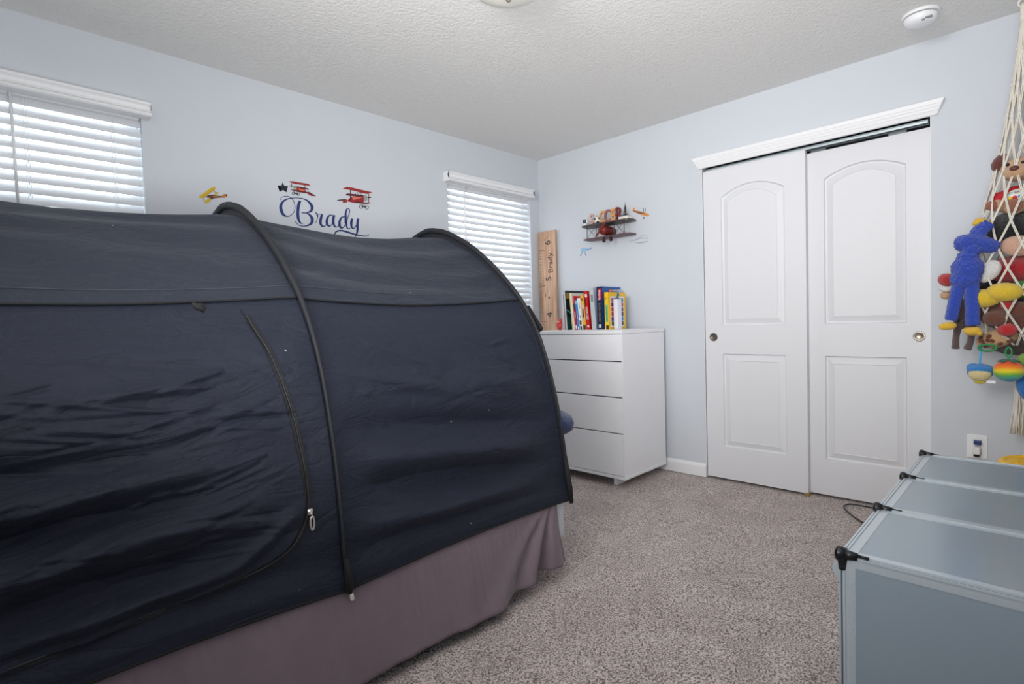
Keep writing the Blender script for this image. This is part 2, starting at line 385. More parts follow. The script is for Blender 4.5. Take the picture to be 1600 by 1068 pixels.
def blind(label, w, vx0, vx1, wand_x, cord_xs):
    x0, x1, z0, z1 = w
    t = thing('window_blind', label, 'blind', ((x0+x1)/2, .03, z0+.01))
    # valance: cove profile
    prof = [(-.003, 2.168), (-.062, 2.168), (-.066, 2.163), (-.066, 2.155), (-.060, 2.150), (-.056, 2.146), (-.056, 2.132), (-.060, 2.128), (-.066, 2.125), (-.066, 2.121), (-.060, 2.1195), (-.066, 2.118), (-.070, 2.112), (-.070, 2.106), (-.064, 2.100), (-.003, 2.100)]
    bm = bmesh.new(); poly_prism(bm, [Vector((vx0, y, z)) for y, z in prof], (vx1-vx0, 0, 0))
    obj('valance', bm, white_m, t)
    obj('head_rail', B(((x0+.006, .005, 2.095), (x1-.006, .055, 2.138))), white_m, t)
    pitch = .0465; z = 2.085; tilt = math.radians(63); w2 = .0255
    me = None; k = 0
    while z > z0+.05:
        if me is None:
            bm = bmesh.new(); prev = None
            N = 6; topv = []; botv = []
            for i in range(N+1):
                s = -1+2*i/N; crown = .0022*(1-s*s)
                yy = s*w2*math.cos(tilt); zz = s*w2*math.sin(tilt)   # outer edge up
                ny_, nz_ = -math.sin(tilt), math.cos(tilt)
                for lst, off in ((topv, crown+.0014), (botv, crown-.0014)):
                    lst.append([bm.verts.new((xx, yy+ny_*off, zz+nz_*off)) for xx in (x0+.003, x1-.0015)])
            for i in range(N):
                bm.faces.new((topv[i][0], topv[i+1][0], topv[i+1][1], topv[i][1])); bm.faces.new((botv[i][0], botv[i][1], botv[i+1][1], botv[i+1][0]))
            for e in (0, 1):
                bm.faces.new([topv[i][e] for i in range(N+1)]+[botv[i][e] for i in range(N, -1, -1)])
            for i in (0, N): bm.faces.new((topv[i][0], topv[i][1], botv[i][1], botv[i][0]))
            o = obj('slat', bm, blind_m, t); me = o.data
        else:
            o = bpy.data.objects.new('slat', me); C.objects.link(o); o.parent = t; o.matrix_parent_inverse = Matrix.Translation(-Vector(t.location))
        o.location = (0, .03, z)
        z -= pitch*random.uniform(.99, 1.01); k += 1
    obj('bottom_rail', B(((x0+.006, .006, z0+.014), (x1-.006, .054, z0+.032))), white_m, t, bevel=.003)
    for cx in cord_xs:
        bm = bmesh.new()
        for dx in (-.006, .006): tube(bm, [(cx+dx, .006, 2.10), (cx+dx, .005, z0+.03)], .0009, 5)
        zz = 2.085
        while zz > z0+.06:
            ell(bm, (cx, .004, zz+.018), (.003, .002, .006), sub=1); zz -= pitch
        obj('ladder_cord', bm, cord_m if False else white_m, t)
    bm = bmesh.new(); tube(bm, [(wand_x, -.012, 2.10), (wand_x+.004, -.012, 1.60)], .0055, 6); ell(bm, (wand_x+.004, -.012, 1.59), (.007, .007, .012), sub=2)
    obj('tilt_wand', bm, white_m, t, smooth=True)
    return t
blind('white slatted blind over the left window, with a tilt wand', W1, -3.735, -2.812, -3.30, (-3.255, -2.955))
blind('white slatted blind over the right window beside the room corner', W2, -1.030, -.128, -.845, (-.285, -.20))

# ------------------------------------------------------------------ ceiling lamp and smoke alarm
t = thing('ceiling_lamp', 'white glass dome ceiling lamp at the top edge of the view', 'lamp', (-1.935, -1.575, H))
LC = Matrix.Translation((-1.935, -1.575, 0))
bm = bmesh.new(); lathe(bm, [(0, H), (.17, H), (.175, H-.012), (.165, H-.022), (0, H-.022)], LC, 40); obj('lamp_base', bm, mat('lamp_pan', (215, 214, 208), .4), t, smooth=True)
bm = bmesh.new(); lathe(bm, [(.163, H-.022), (.16, H-.035), (.142, H-.058), (.11, H-.077), (.065, H-.090), (0, H-.095)], LC, 48); obj('glass_dome', bm, dome_m, t, smooth=True)
bm = bmesh.new(); lathe(bm, [(0, H-.094), (.016, H-.094), (.018, H-.099), (.009, H-.103), (.011, H-.108), (.006, H-.114), (0, H-.115)], LC, 20); obj('finial', bm, nickel_m, t, smooth=True)
t = thing('smoke_alarm', 'round white smoke alarm on the ceiling above the closet', 'smoke alarm', (-.33, -2.652, H))
LC = Matrix.Translation((-.33, -2.652, 0))
bm = bmesh.new(); lathe(bm, [(0, H), (.072, H), (.074, H-.006), (.071, H-.012), (0, H-.012)], LC, 40); obj('mounting_plate', bm, white_m, t, smooth=False)
bm = bmesh.new(); lathe(bm, [(.058, H-.012), (.058, H-.015)], LC, 40); obj('vent_gap', bm, dark_m, t)
bm = bmesh.new(); lathe(bm, [(.063, H-.015), (.065, H-.020), (.062, H-.034), (.050, H-.046), (.022, H-.050), (0, H-.050)], LC, 40); obj('cover', bm, white_m, t, smooth=True)
bm = bmesh.new(); M = Matrix.Translation((-.33-.045, -2.652-.015, H-.046))
lathe(bm, [(0, 0), (.007, 0), (.007, -.003), (0, -.003)], M, 14); box(bm, (-.385, -2.70, H-.0455), (-.365, -2.675, H-.042)); obj('test_button', bm, mat('alarm_grey', (150, 152, 155), .5), t)

# ------------------------------------------------------------------ bed: box spring, mattress, skirt
BY0, BY1, BX0, BX1 = -1.575, -.06, -3.74, -1.664
bed = thing('bed', 'bed with a white quilted box spring and mauve grey skirt under the dark tent', 'bed', ((BX0+BX1)/2, (BY0+BY1)/2, 0))
obj('box_spring', B(((BX0, BY0, .12), (BX1, BY1, .345))), quilt_m, bed, bevel=.03)
obj('mattress', B(((BX0, BY0+.065, .348), (BX1-.08, BY1-.01, .53))), mat('mattress_white', (220, 222, 226), .8, bump=.003), bed, bevel=.045)
for x, y in ((-2.15, -1.545), (-3.2, -1.50), (-1.80, -.2), (-3.6, -.2), (-1.80, -1.25), (-3.6, -1.4)):
    bm = bmesh.new(); lathe(bm, [(0, 0), (.024, 0), (.026, .012), (.018, .03), (.018, .125), (0, .125)], Matrix.Translation((x, y, 0)), 14); obj('leg', bm, black_p, bed, smooth=True)
# skirt: gathered sheet hanging down the near side and round the foot corner
path = []; S = 0
def skirt_path(s):   # s metres from head end along the near side
    L = (-1.715)-(-3.76)
    return Vector((-3.76+s, BY0-.012, 0)), Vector((0, -1, 0))
bm = bmesh.new(); NS, NZ = 420, 26; rows = []
L = 2.045
for i in range(NS+1):
    s = L*i/NS; p, nrm = skirt_path(s); col = []
    for j in range(NZ+1):
        v = j/NZ                      # 0 top, 1 hem
        ztop = .345; zh = .052+.012*math.sin(s*3.1+1)+.006*math.sin(s*11)
        z = ztop+(zh-ztop)*v
        fold = .012*math.sin(s*9.5+.8*math.sin(s*2.3))*v+.010*noise.noise(Vector((s*14, v*1.2, 3)))*(.3+v)+.004*noise.noise(Vector((s*55, v*2, 9)))*(1-v)**.5
        flare = (.035+.035*math.sin(PI*min(1, max(0, (s-.1)/1.9))))*v**1.3
        # big diagonal drape near the foot corner
        drape = 0
        for s_b, w_b, a_b in ((1.58, .07, .016), (1.70, .05, -.018), (1.79, .045, .026), (1.87, .032, -.030), (1.93, .022, .016)):
            c_b = s_b+(1.985-s_b)*(1-v)**1.1; drape += a_b*math.exp(-((s-c_b)/(w_b*(.35+.65*v)))**2)*(.25+.75*v)*min(1, v*6)
        e2 = (s-(1.98)); end = .018*math.exp(-(e2/.03)**2)*v
        off = fold*min(1, v*3+.15)+flare+drape+end+.004
        xx = min(p.x, -1.757+.036*v)
        if s > 1.99: off -= (s-1.99)*.35
        col.append(bm.verts.new((xx, p.y-max(off, .003), z)))
    rows.append(col)
for i in range(NS):
    for j in range(NZ): bm.faces.new((rows[i][j], rows[i+1][j], rows[i+1][j+1], rows[i][j+1]))
sk = obj('bed_skirt', bm, skirt_m, bed, smooth=True, label='mauve grey gathered fabric skirt')
md = sk.modifiers.new('thick', 'SOLIDIFY'); md.thickness = .003
# foot-end flap of the skirt, set back from the corner
bm = bmesh.new(); rows = []
for i in range(61):
    y = BY0+.36+(BY1-BY0-.36)*i/60; col = []
    for j in range(11):
        v = j/10; col.append(bm.verts.new((BX1+.006+.02*v+.008*math.sin(y*22)*v, y, .335-.28*v)))
    rows.append(col)
for i in range(60):
    for j in range(10): bm.faces.new((rows[i][j], rows[i+1][j], rows[i+1][j+1], rows[i][j+1]))
sk = obj('foot_skirt', bm, skirt_m, bed, smooth=True); sk.modifiers.new('thick', 'SOLIDIFY').thickness = .003

# ------------------------------------------------------------------ bed tent
half = [(-1.604, .305), (-1.598, .42), (-1.594, .537), (-1.570, .758), (-1.518, .978), (-1.444, 1.132), (-1.345, 1.250), (-1.228, 1.355), (-1.106, 1.440), (-.971, 1.508), (-.872, 1.536), (-.80, 1.545)]
YC = -.80
prof_pts = half + [(YC+(YC-y)*.965, z) for y, z in half[-2::-1]]
fine = spline(prof_pts, 16)
# arc length parametrisation
acc = [0]
for a, b in zip(fine, fine[1:]): acc.append(acc[-1]+math.hypot(b[0]-a[0], b[1]-a[1]))
TOT = acc[-1]
def prof(s):
    s = min(max(s, 0), TOT); lo, hi = 0, len(acc)-1
    while hi-lo > 1:
        m = (lo+hi)//2
        if acc[m] <= s: lo = m
        else: hi = m
    t = (s-acc[lo])/max(1e-9, acc[hi]-acc[lo]); a, b = fine[lo], fine[hi]
    y = a[0]+(b[0]-a[0])*t; z = a[1]+(b[1]-a[1])*t
    dx, dz = b[0]-a[0], b[1]-a[1]; l = math.hypot(dx, dz) or 1
    return y, z, -dz/l, dx/l       # point, outward normal (ny,nz)
def hoop_x(k, z):       # k 0 head,1 mid,2 foot
    if k == 0: return -3.80
    if k == 1: return -2.724-.026*(z-.3)/1.25
    return -1.672-.108*(z-.3)/1.25
RIDGES = []
def ridge(x0, z0, x1, z1, w, a): RIDGES.append((x0, z0, x1, z1, w*.85, a*((2.3 if x0 > -2.75 else 1.9) if w > .018 else 1.6)))
# broad folds seen on the lower side panels (amplitude + = bulges outward)
ridge(-2.72, .79, -1.75, .66, .055, -.016); ridge(-2.68, .68, -1.78, .57, .05, .022)
ridge(-2.65, .585, -1.8, .49, .045, -.02); ridge(-2.7, .47, -1.85, .42, .04, .020); ridge(-2.65, .395, -2.1, .37, .025, -.012)
ridge(-2.66, .95, -2.2, .84, .03, .008); ridge(-2.2, .90, -1.8, .80, .06, .012)
ridge(-3.7, .80, -3.05, .80, .04, -.018); ridge(-3.7, .72, -3.0, .74, .035, .014)
ridge(-3.7, .655, -2.95, .69, .04, -.020); ridge(-3.6, .585, -2.9, .62, .035, .016)
ridge(-3.7, .50, -3.0, .52, .04, -.02); ridge(-3.5, .445, -3.0, .47, .02, .014)
ridge(-3.2, .83, -2.85, .88, .02, .006); ridge(-3.1, .60, -2.85, .56, .015, .006)
ridge(-3.05, .45, -2.84, .58, .02, .010); ridge(-3.4, .93, -3.0, .97, .02, .006); ridge(-3.3, 1.02, -2.95, 1.0, .02, -.004)
rg = random.Random(3)
for k in range(110):
    x = rg.uniform(-3.7, -2.92); z = rg.uniform(.48, 1.02); a = rg.uniform(-.25, .35); l = rg.uniform(.06, .28)
    ridge(x-l/2, z-a*l/2, x+l/2, z+a*l/2, rg.uniform(.005, .010), rg.choice((-1, 1))*rg.uniform(.0015, .0048))
for k in range(40):
    x = rg.uniform(-2.6, -1.9); z = rg.uniform(.42, 1.02); a = rg.uniform(-.5, .2); l = rg.uniform(.06, .25)
    ridge(x-l/2, z-a*l/2, x+l/2, z+a*l/2, rg.uniform(.006, .012), rg.uniform(-.0035, .0035))
def ridges(x, z):
    d = 0
    for x0, z0, x1, z1, w, a in RIDGES:
        if x < x0-.15 or x > x1+.15: continue
        dx, dz = x1-x0, z1-z0; t = ((x-x0)*dx+(z-z0)*dz)/(dx*dx+dz*dz); tt = min(max(t, 0), 1)
        q = math.hypot(x-(x0+dx*tt), z-(z0+dz*tt))
        if q > w*3: continue
        fade = min(1, max(0, min(t+.12, 1.12-t)/(.5 if w > .015 else .25))); fade = fade*fade*(3-2*fade)
        d += a*math.exp(-(q/w)**2)*fade
    return d
def tent_point(u, s, bay, lift=0):
    """u 0..1 along the bay, s arc length from the near hem"""
    y, z, ny_, nz_ = prof(s)
    xa, xb = (hoop_x(0, z), hoop_x(1, z)) if bay == 0 else (hoop_x(1, z), hoop_x(2, z))
    x = xa+(xb-xa)*u
    k = math.sin(PI*u)**.8 if 0 < u < 1 else 0
    up_ = max(0, nz_)                       # roof sags, walls pull in a little
    sag = .014 + k*(.046*up_+.012*(1-up_))
    n3 = noise.noise(Vector((x*1.3, s*5, 1)))*.010 + noise.noise(Vector((x*3+s*2, s*13, 4)))*.004
    # tension creases radiating from hoop tops
    cr = 0
    if up_ > .3:
        cr = .011*math.sin(s*34+(u-.5)*4+3*noise.noise(Vector((x*1.5, s*2, 0))))*(up_**1.5)*(.4+.6*abs(2*u-1))
    near = 1 if s < TOT*.5 else 0
    rd = ridges(x, z) if near and z < 1.12 else 0
    edge = min(1, min(u, 1-u)/.06)
    hem = 1-math.exp(-(s/.06)) if near else 1
    d = -sag + (n3+cr)*edge + rd*edge*min(1, (u if bay else 1-u)*6+.15)*hem*(1 if near else 0)
    if near and s < .1: d += .012*(1-s/.1)     # hem pulled over the bed side
    if near and z < .62: d = max(d, -.004-.05*min(1, max(0, (z-.35)/.16)))
    d += lift
    # hem line droops between hoops
    zz = z
    if s < .22: zz += .028*k*(1-s/.22)*(1 if bay == 0 else .6)
    return Vector((x, y+ny_*d, zz+nz_*d))
# arc positions of the side seam
def s_of_z(zt):
    lo, hi = 0, TOT*.45
    for _ in range(40):
        m = (lo+hi)/2
        if prof(m)[1] < zt: lo = m
        else: hi = m
    return lo
S_SEAM = s_of_z(1.190)
tent = thing('bed_tent', 'dark charcoal hooped fabric tent standing over the bed', 'tent', (-2.74, -.8, .3))
def sheet(name, bay, s0, s1, nu, ns, m, lift=0, u0=0, u1=1, thick=.0022, keep=None):
    bm = bmesh.new(); gr = []
    for i in range(nu+1):
        u = u0+(u1-u0)*i/nu
        gr.append([bm.verts.new(tent_point(u, s0+(s1-s0)*j/ns, bay, lift if not callable(lift) else lift(u, s0+(s1-s0)*j/ns))) for j in range(ns+1)])
    for i in range(nu):
        for j in range(ns): bm.faces.new((gr[i][j], gr[i+1][j], gr[i+1][j+1], gr[i][j+1]))
    if keep:
        bmesh.ops.delete(bm, geom=[f for f in bm.faces if not keep(f.calc_center_median())], context='FACES')
    o = obj(name, bm, m, tent, smooth=True)
    md = o.modifiers.new('thick', 'SOLIDIFY'); md.thickness = thick; md.offset = 0
    return o
for bay in (0, 1):
    roof = sheet('roof_panel', bay, S_SEAM-.004, TOT-S_SEAM, 150, 260, tent_m, lift=lambda u, s: .007*math.exp(-max(0, s-S_SEAM)/.06))
    sheet('side_panel', bay, .0, S_SEAM+.02, 200 if bay == 0 else 180, 170, tent_shaded)
    sheet('far_side_panel', bay, TOT-S_SEAM-.01, TOT, 30, 40, tent_shaded)
    # overlapping seam band and dark stitched edge
    bm = bmesh.new(); pts = [tent_point(i/120, S_SEAM-.006, bay, .0075) for i in range(121)]
    tube(bm, pts, .0028, 5); obj('roof_seam', bm, seam_m, tent, smooth=True)
    bm = bmesh.new(); pts = [tent_point(i/120, S_SEAM+.052, bay, .005) for i in range(121)]
    tube(bm, pts, .0022, 5); obj('stitch_line', bm, mat('stitching', (48, 51, 62), .8), tent, smooth=True)
    bm = bmesh.new(); pts = [tent_point(i/120, .002, bay, .001) for i in range(121)]; tube(bm, pts, .004, 6); obj('hem', bm, seam_m, tent, smooth=True)
# hoops in their sleeves
for k in (0, 1, 2):
    bm = bmesh.new(); pts = []; rad = []
    for i in range(181):
        s = TOT*i/180; y, z, a, b = prof(s)
        top = max(0, b)
        pts.append(Vector((hoop_x(k, z), y+a*.003, z+b*(.003+.016*top)))); rad.append(.0052+.0095*top**2)
    tube(bm, pts, rad, 10)
    for v in bm.verts:      # puckered sleeve
        v.co += Vector((0, 0, 1))*.0016*noise.noise(v.co*70)
    obj('hoop_sleeve', bm, sleeve_m, tent, smooth=True)
    # thin flange joining the sleeve to the fabric
    bm = bmesh.new(); gr = []
    for i in range(181):
        s = TOT*i/180; y, z, a, b = prof(s); x = hoop_x(k, z); top = max(0, b)
        gr.append([bm.verts.new((x, y+a*d, z+b*d)) for d in (-.020, .004+.014*top)])
    for A_, D_ in zip(gr, gr[1:]): bm.faces.new((A_[0], D_[0], D_[1], A_[1]))
    o = obj('sleeve_flange', bm, sleeve_m, tent); o.modifiers.new('t', 'SOLIDIFY').thickness = .003
    if k < 2:
        y, z, a, b = prof(0)
        bm = bmesh.new(); tube(bm, [(hoop_x(k, z), y-.004, z+.10), (hoop_x(k, z)+.006, y-.008, z+.03), (hoop_x(k, z)+.006, y-.006, z-.004)], [.007, .011, .008], 10); obj('sleeve_end', bm, seam_m, tent, smooth=True)
        bm = bmesh.new(); tube(bm, [(hoop_x(k, z)+.008, y-.008, z), (hoop_x(k, z)+.010, y-.010, z-.020)], [.005, .0062], 10); ell(bm, (hoop_x(k, z)+.010, y-.010, z-.021), (.0062, .0062, .005), sub=2)
        obj('pole_tip', bm, mat('pole_tip_white', (225, 222, 212), .4), tent, smooth=True, label='small white plastic pole tip')
# foot hoop lower tail
y, z, a, b = prof(0)
bm = bmesh.new(); tube(bm, [(hoop_x(2, .5), -1.597, .5), (hoop_x(2, .35)+.002, y-.002, .36), (hoop_x(2, .3)+.002, y-.004, .295)], [.008, .012, .009], 10); obj('sleeve_end', bm, seam_m, tent, smooth=True)
# end panels
for k, sgn in ((2, -1), (0, 1)):
    bm = bmesh.new(); gr = []
    NA, NB = 60, 24
    for i in range(NA+1):
        s = TOT*i/NA; y, z, a, b = prof(s); col = []
        for j in range(NB+1):
            t_ = j/NB
            # towards the opening outline (an arch in the middle)
            if k == 2: oy, oz = YC+(y-YC)*.80, .3+(z-.3)*.62
            else: oy, oz = YC+(y-YC)*.02, .3+(z-.3)*.02
            yy, zz = y+(oy-y)*t_, z+(oz-z)*t_
            x = hoop_x(k, zz)+sgn*(.012+.05*math.sin(PI*t_*.5))+.006*noise.noise(Vector((yy*7, zz*9, k)))
            col.append(bm.verts.new((x, yy-a*.012, zz-b*.012)))
        gr.append(col)
    for i in range(NA):
        for j in range(NB): bm.faces.new((gr[i][j], gr[i+1][j], gr[i+1][j+1], gr[i][j+1]))
    o = obj('end_panel', bm, tent_shaded, tent, smooth=True); o.modifiers.new('t', 'SOLIDIFY').thickness = .002
# hook strap on the outside of the foot hoop
bm = bmesh.new()
p1, p2 = Vector((-1.735, -1.405, 1.142)), Vector((-1.725, -1.478, 1.035))
d = (p2-p1).normalized(); nrm = Vector((0, -d.z, d.y)); nrm = nrm if nrm.y < 0 else -nrm
M = Matrix.Translation((p1+p2)/2+nrm*.010+Vector((.012, 0, 0)))
a_ = d*((p2-p1).length/2); b_ = nrm*.013; c_ = Vector((.008, 0, 0))
q = (p1+p2)/2+nrm*.014+Vector((.022, 0, 0))
vs = [bm.verts.new(q+sa*a_+sb*b_+sc*c_) for sa in (-1, 1) for sb in (-1, 1) for sc in (-1, 1)]
for f in ((0, 1, 3, 2), (4, 6, 7, 5), (0, 4, 5, 1), (2, 3, 7, 6), (0, 2, 6, 4), (1, 5, 7, 3)): bm.faces.new([vs[i] for i in f])
obj('side_strap', bm, seam_m, tent, bevel=.003)
# rolled-door toggle under the seam
q = at(1, -1.515, 311, 479); bm = bmesh.new(); ell(bm, q, (.014, .010, .010), sub=2); tube(bm, [q+Vector((-.016, 0, .008)), q+Vector((.012, -.006, -.010))], [.006, .008], 8)
obj('toggle', bm, seam_m, tent, smooth=True)

# zip: line in the (x, z) of the near side, laid on the side panel of bay 0
ZIP = [(-2.905, 1.143), (-2.890, 1.08), (-2.868, 1.00), (-2.846, .90), (-2.832, .82), (-2.822, .73), (-2.816, .64), (-2.820, .575), (-2.838, .525), (-2.872, .480), (-2.925, .452), (-2.99, .436), (-3.10, .424), (-3.22, .416), (-3.40, .407), (-3.62, .402)]
ZF = spline(ZIP, 10)
def surf_xz(x, z, lift):
    s = s_of_z(z); x0_, x1_ = hoop_x(0, z), hoop_x(1, z)
    return tent_point((x-x0_)/(x1_-x0_), s, 0, lift)
def strip(pts, width, lift, offset=0):
    bm = bmesh.new(); L_ = []
    for i, (x, z) in enumerate(pts):
        a = pts[max(0, i-1)]; b = pts[min(len(pts)-1, i+1)]; l = math.hypot(b[0]-a[0], b[1]-a[1]); nx_, nz_ = -(b[1]-a[1])/l, (b[0]-a[0])/l
        w = width if not callable(width) else width(i/len(pts))
        L_.append([bm.verts.new(surf_xz(x+nx_*k, z+nz_*k, lift)) for k in (offset-w/2, offset, offset+w/2)])
    for A_, D_ in zip(L_, L_[1:]):
        for k in (0, 1): bm.faces.new((A_[k], D_[k], D_[k+1], A_[k+1]))
    return bm
o = obj('zip_tape', strip(ZF, .021, .0065), zip_m, tent); o.modifiers.new('t', 'SOLIDIFY').thickness = .002
o = obj('zip_shadow_strip', strip(ZF[70:], lambda t: .012+.03*min(1, t*3), .005, -.014), zip_m, tent); o.modifiers.new('t', 'SOLIDIFY').thickness = .002  # dark strip in place of the shadow at the door opening
# door flap edge standing slightly proud of the lower strip
bm = bmesh.new(); tube(bm, [surf_xz(x, z, .011) for x, z in ZF], .0022, 6); obj('zip_teeth', bm, mat('zip_teeth', (34, 35, 42), .4, metal=.2), tent, smooth=True)
def inside_flap(c):
    # right of/below zip -> outside
    best = None
    for x, z in ZF:
        if z < 1.1 or True:
            d = (c.x-x)**2+(c.z-z)**2
            if best is None or d < best[0]: best = (d, x, z)
    return True
# door flap sheet
def flap_keep(c):
    # polygon test in x,z
    poly = [(-3.80, 1.140)]+[(x-.010, z+.002) for x, z in ZF if z > .6]+[(x-.004, z+.011) for x, z in ZF if z <= .6]+[(-3.80, .415)]
    ins = False; j = len(poly)-1
    for i in range(len(poly)):
        xi, zi = poly[i]; xj, zj = poly[j]
        if (zi > c.z) != (zj > c.z) and c.x < (xj-xi)*(c.z-zi)/(zj-zi)+xi: ins = not ins
        j = i
    return ins
sheet('door_flap', 0, .06, S_SEAM-.012, 320, 230, tent_shaded, lift=lambda u, s: .002+.006*min(1, (S_SEAM-s)/.12)+.012*math.exp(-max(0, s-.13)/.07)*(.6+.4*math.sin(u*31)), keep=flap_keep)
# slider and pull
q = surf_xz(-2.818, .553, .014)
bm = bmesh.new(); box(bm, (q.x-.007, q.y-.006, q.z+.005), (q.x+.007, q.y+.002, q.z+.022)); bmesh.ops.bevel(bm, geom=bm.edges[:], offset=.002, segments=2)
zs = obj('zip_slider', bm, mat('zip_nickel', (205, 200, 192), .3, metal=.8), tent, smooth=True, label='silver zip slider')
bm = bmesh.new(); ring = [(q.x+.002+.0056*math.cos(a)*(1+.15*math.sin(a)), q.y-.009, q.z-.018+.019*math.sin(a)) for a in [2*PI*k/20 for k in range(20)]]
tube(bm, ring, .0031, 6, closed=True); tube(bm, [(q.x+.002, q.y-.009, q.z+.006), (q.x, q.y-.008, q.z+.012)], .003, 6)
obj('pull_tab', bm, MATS['zip_nickel'], tent, smooth=True)

# blue pillow poking out of the open foot end
bm = bmesh.new(); bmesh.ops.create_icosphere(bm, subdivisions=4, radius=1)
for v in bm.verts:
    c = v.co.copy(); s_ = lambda a, p: math.copysign(abs(a)**p, a)
    v.co = Vector((s_(c.x, .8)*.22, s_(c.y, .75)*.27, s_(c.z, 1.0)*.085))
    v.co += c*.012*noise.noise(c*3.5) + c*.004*noise.noise(c*11)
bmesh.ops.transform(bm, matrix=Matrix.Translation((-1.635, -1.262, .612)) @ Matrix.Rotation(.10, 4, 'Y'), verts=bm.verts)
pil = obj('pillow', bm, mat('blue_satin', (8, 38, 92), .35, var=.25, nscale=14, bump=.01, bscale=12), None, smooth=True)
tag(pil, 'blue pillow bulging out past the foot end of the tent', 'pillow')

# ------------------------------------------------------------------ dresser
DX0, DX1, DY0, DY1, DT = -.57, -.05, -1.168, -.365, 1.013
dr = thing('dresser', 'white four-drawer dresser in the corner beside the closet', 'dresser', ((DX0+DX1)/2, (DY0+DY1)/2, 0))
obj('body', B(((DX0+.018, DY0, .072), (DX1, DY0+.018, DT-.025)), ((DX0+.018, DY1-.018, .072), (DX1, DY1, DT-.025)), ((DX1-.01, DY0+.018, .072), (DX1, DY1-.018, DT-.025))), dress_m, dr, bevel=.001)
for ya, yb in ((DY0, DY0+.010), (DY1-.010, DY1)): obj('front_edge', B(((DX0, ya, .072), (DX0+.0175, yb, DT-.025))), dress_m, dr)
obj('top', B(((DX0-.004, DY0-.003, DT-.024), (DX1, DY1+.003, DT))), dress_m, dr, bevel=.0015)
obj('base', B(((DX0-.006, DY0-.003, .055), (DX1, DY1+.003, .073))), dress_m, dr, bevel=.0015)
obj('dark_interior', B(((DX0+.016, DY0+.019, .074), (DX1-.012, DY1-.019, DT-.026))), dark_m, dr)
zs_ = [DT-.024, .813, .582, .349, .0735]
for a, b in zip(zs_, zs_[1:]):
    bm = bmesh.new(); box(bm, (DX0, DY0+.0125, b+.0035), (DX0+.018, DY1-.0125, a-.0035))
    obj('drawer_front', bm, dress_m, dr, bevel=.002)
    # bevelled finger strip at the top edge
for x in (-.53, -.16):
    for y in (DY0+.09, DY1-.12):
        obj('foot', B(((x, y, 0), (x+.10, y+.026, .056))), dress_m, dr, bevel=.001)

# ------------------------------------------------------------------ ruler growth chart leaning in the corner
ry0, ry1 = -.012, -.196; rx = -.055
ru = thing('growth_ruler', 'tall pine growth chart ruler with black marks standing in the room corner', 'ruler', (rx, -.1, 0))
bm = bmesh.new()
TL = .0
box(bm, (-.0375, ry1, 0), (-.0175, ry0, 1.832))
b_ = obj('board', bm, pine_m, ru, bevel=.001)
ink_m = mat('black_ink', (40, 36, 36), .6); rfx = -.0382
bm = bmesh.new(); z = .165; i = 0
zt = 1.678; step = .2985/12
k = 0
while True:
    zz = zt+.2985*.5+.0-k*step/2
    zz = 1.825-k*step/2
    if zz < .05: break
    k += 1
    ph = round((zz-zt)/(step/2))
    zz = zt+ph*step/2
    if zz > 1.828: continue
    L_ = .060 if ph % 24 == 0 else (.034 if ph % 2 == 0 else .020)
    if ph % 24 == 0: continue
    box(bm, (rfx, ry0-.004-L_, zz-.0009), (rfx+.001, ry0-.004, zz+.0009))
o = obj('inch_marks', bm, ink_m, ru); o['kind'] = 'stuff'
for n_ in range(6, 0, -1):
    zz = zt-(6-n_)*.2985
    obj('foot_mark', B(((rfx, ry0-.068, zz-.002), (rfx+.001, ry0-.004, zz+.002))), ink_m, ru)
    # digits turned a quarter turn, reading upwards
    M = axes((rfx-.0002, -.118, zz+.056), (0, 0, 1), (0, 1, 0))
    obj('numeral', text_mesh(str(n_), .088, .0008, M), ink_m, ru)
M = axes((rfx-.0002, -.142, 1.565), (0, 0, 1), (0, 1, 0))
obj('name_lettering', text_mesh('Brady', .072, .0008, M), ink_m, ru, label='the name Brady in black lettering')
knot_m = mat('wood_knot', (96, 76, 62), .7, var=.3, nscale=60)
for y, z, ry_, rz_ in ((-.115, 1.278, .008, .014), (-.085, 1.762, .010, .004), (-.100, 1.778, .005, .004), (-.075, 1.30, .004, .018)):
    bm = bmesh.new(); poly_prism(bm, [Vector((rfx+.0004, y+ry_*math.cos(a), z+rz_*math.sin(a))) for a in [2*PI*k/14 for k in range(14)]], (.0006, 0, 0)); obj('knot', bm, knot_m, ru)

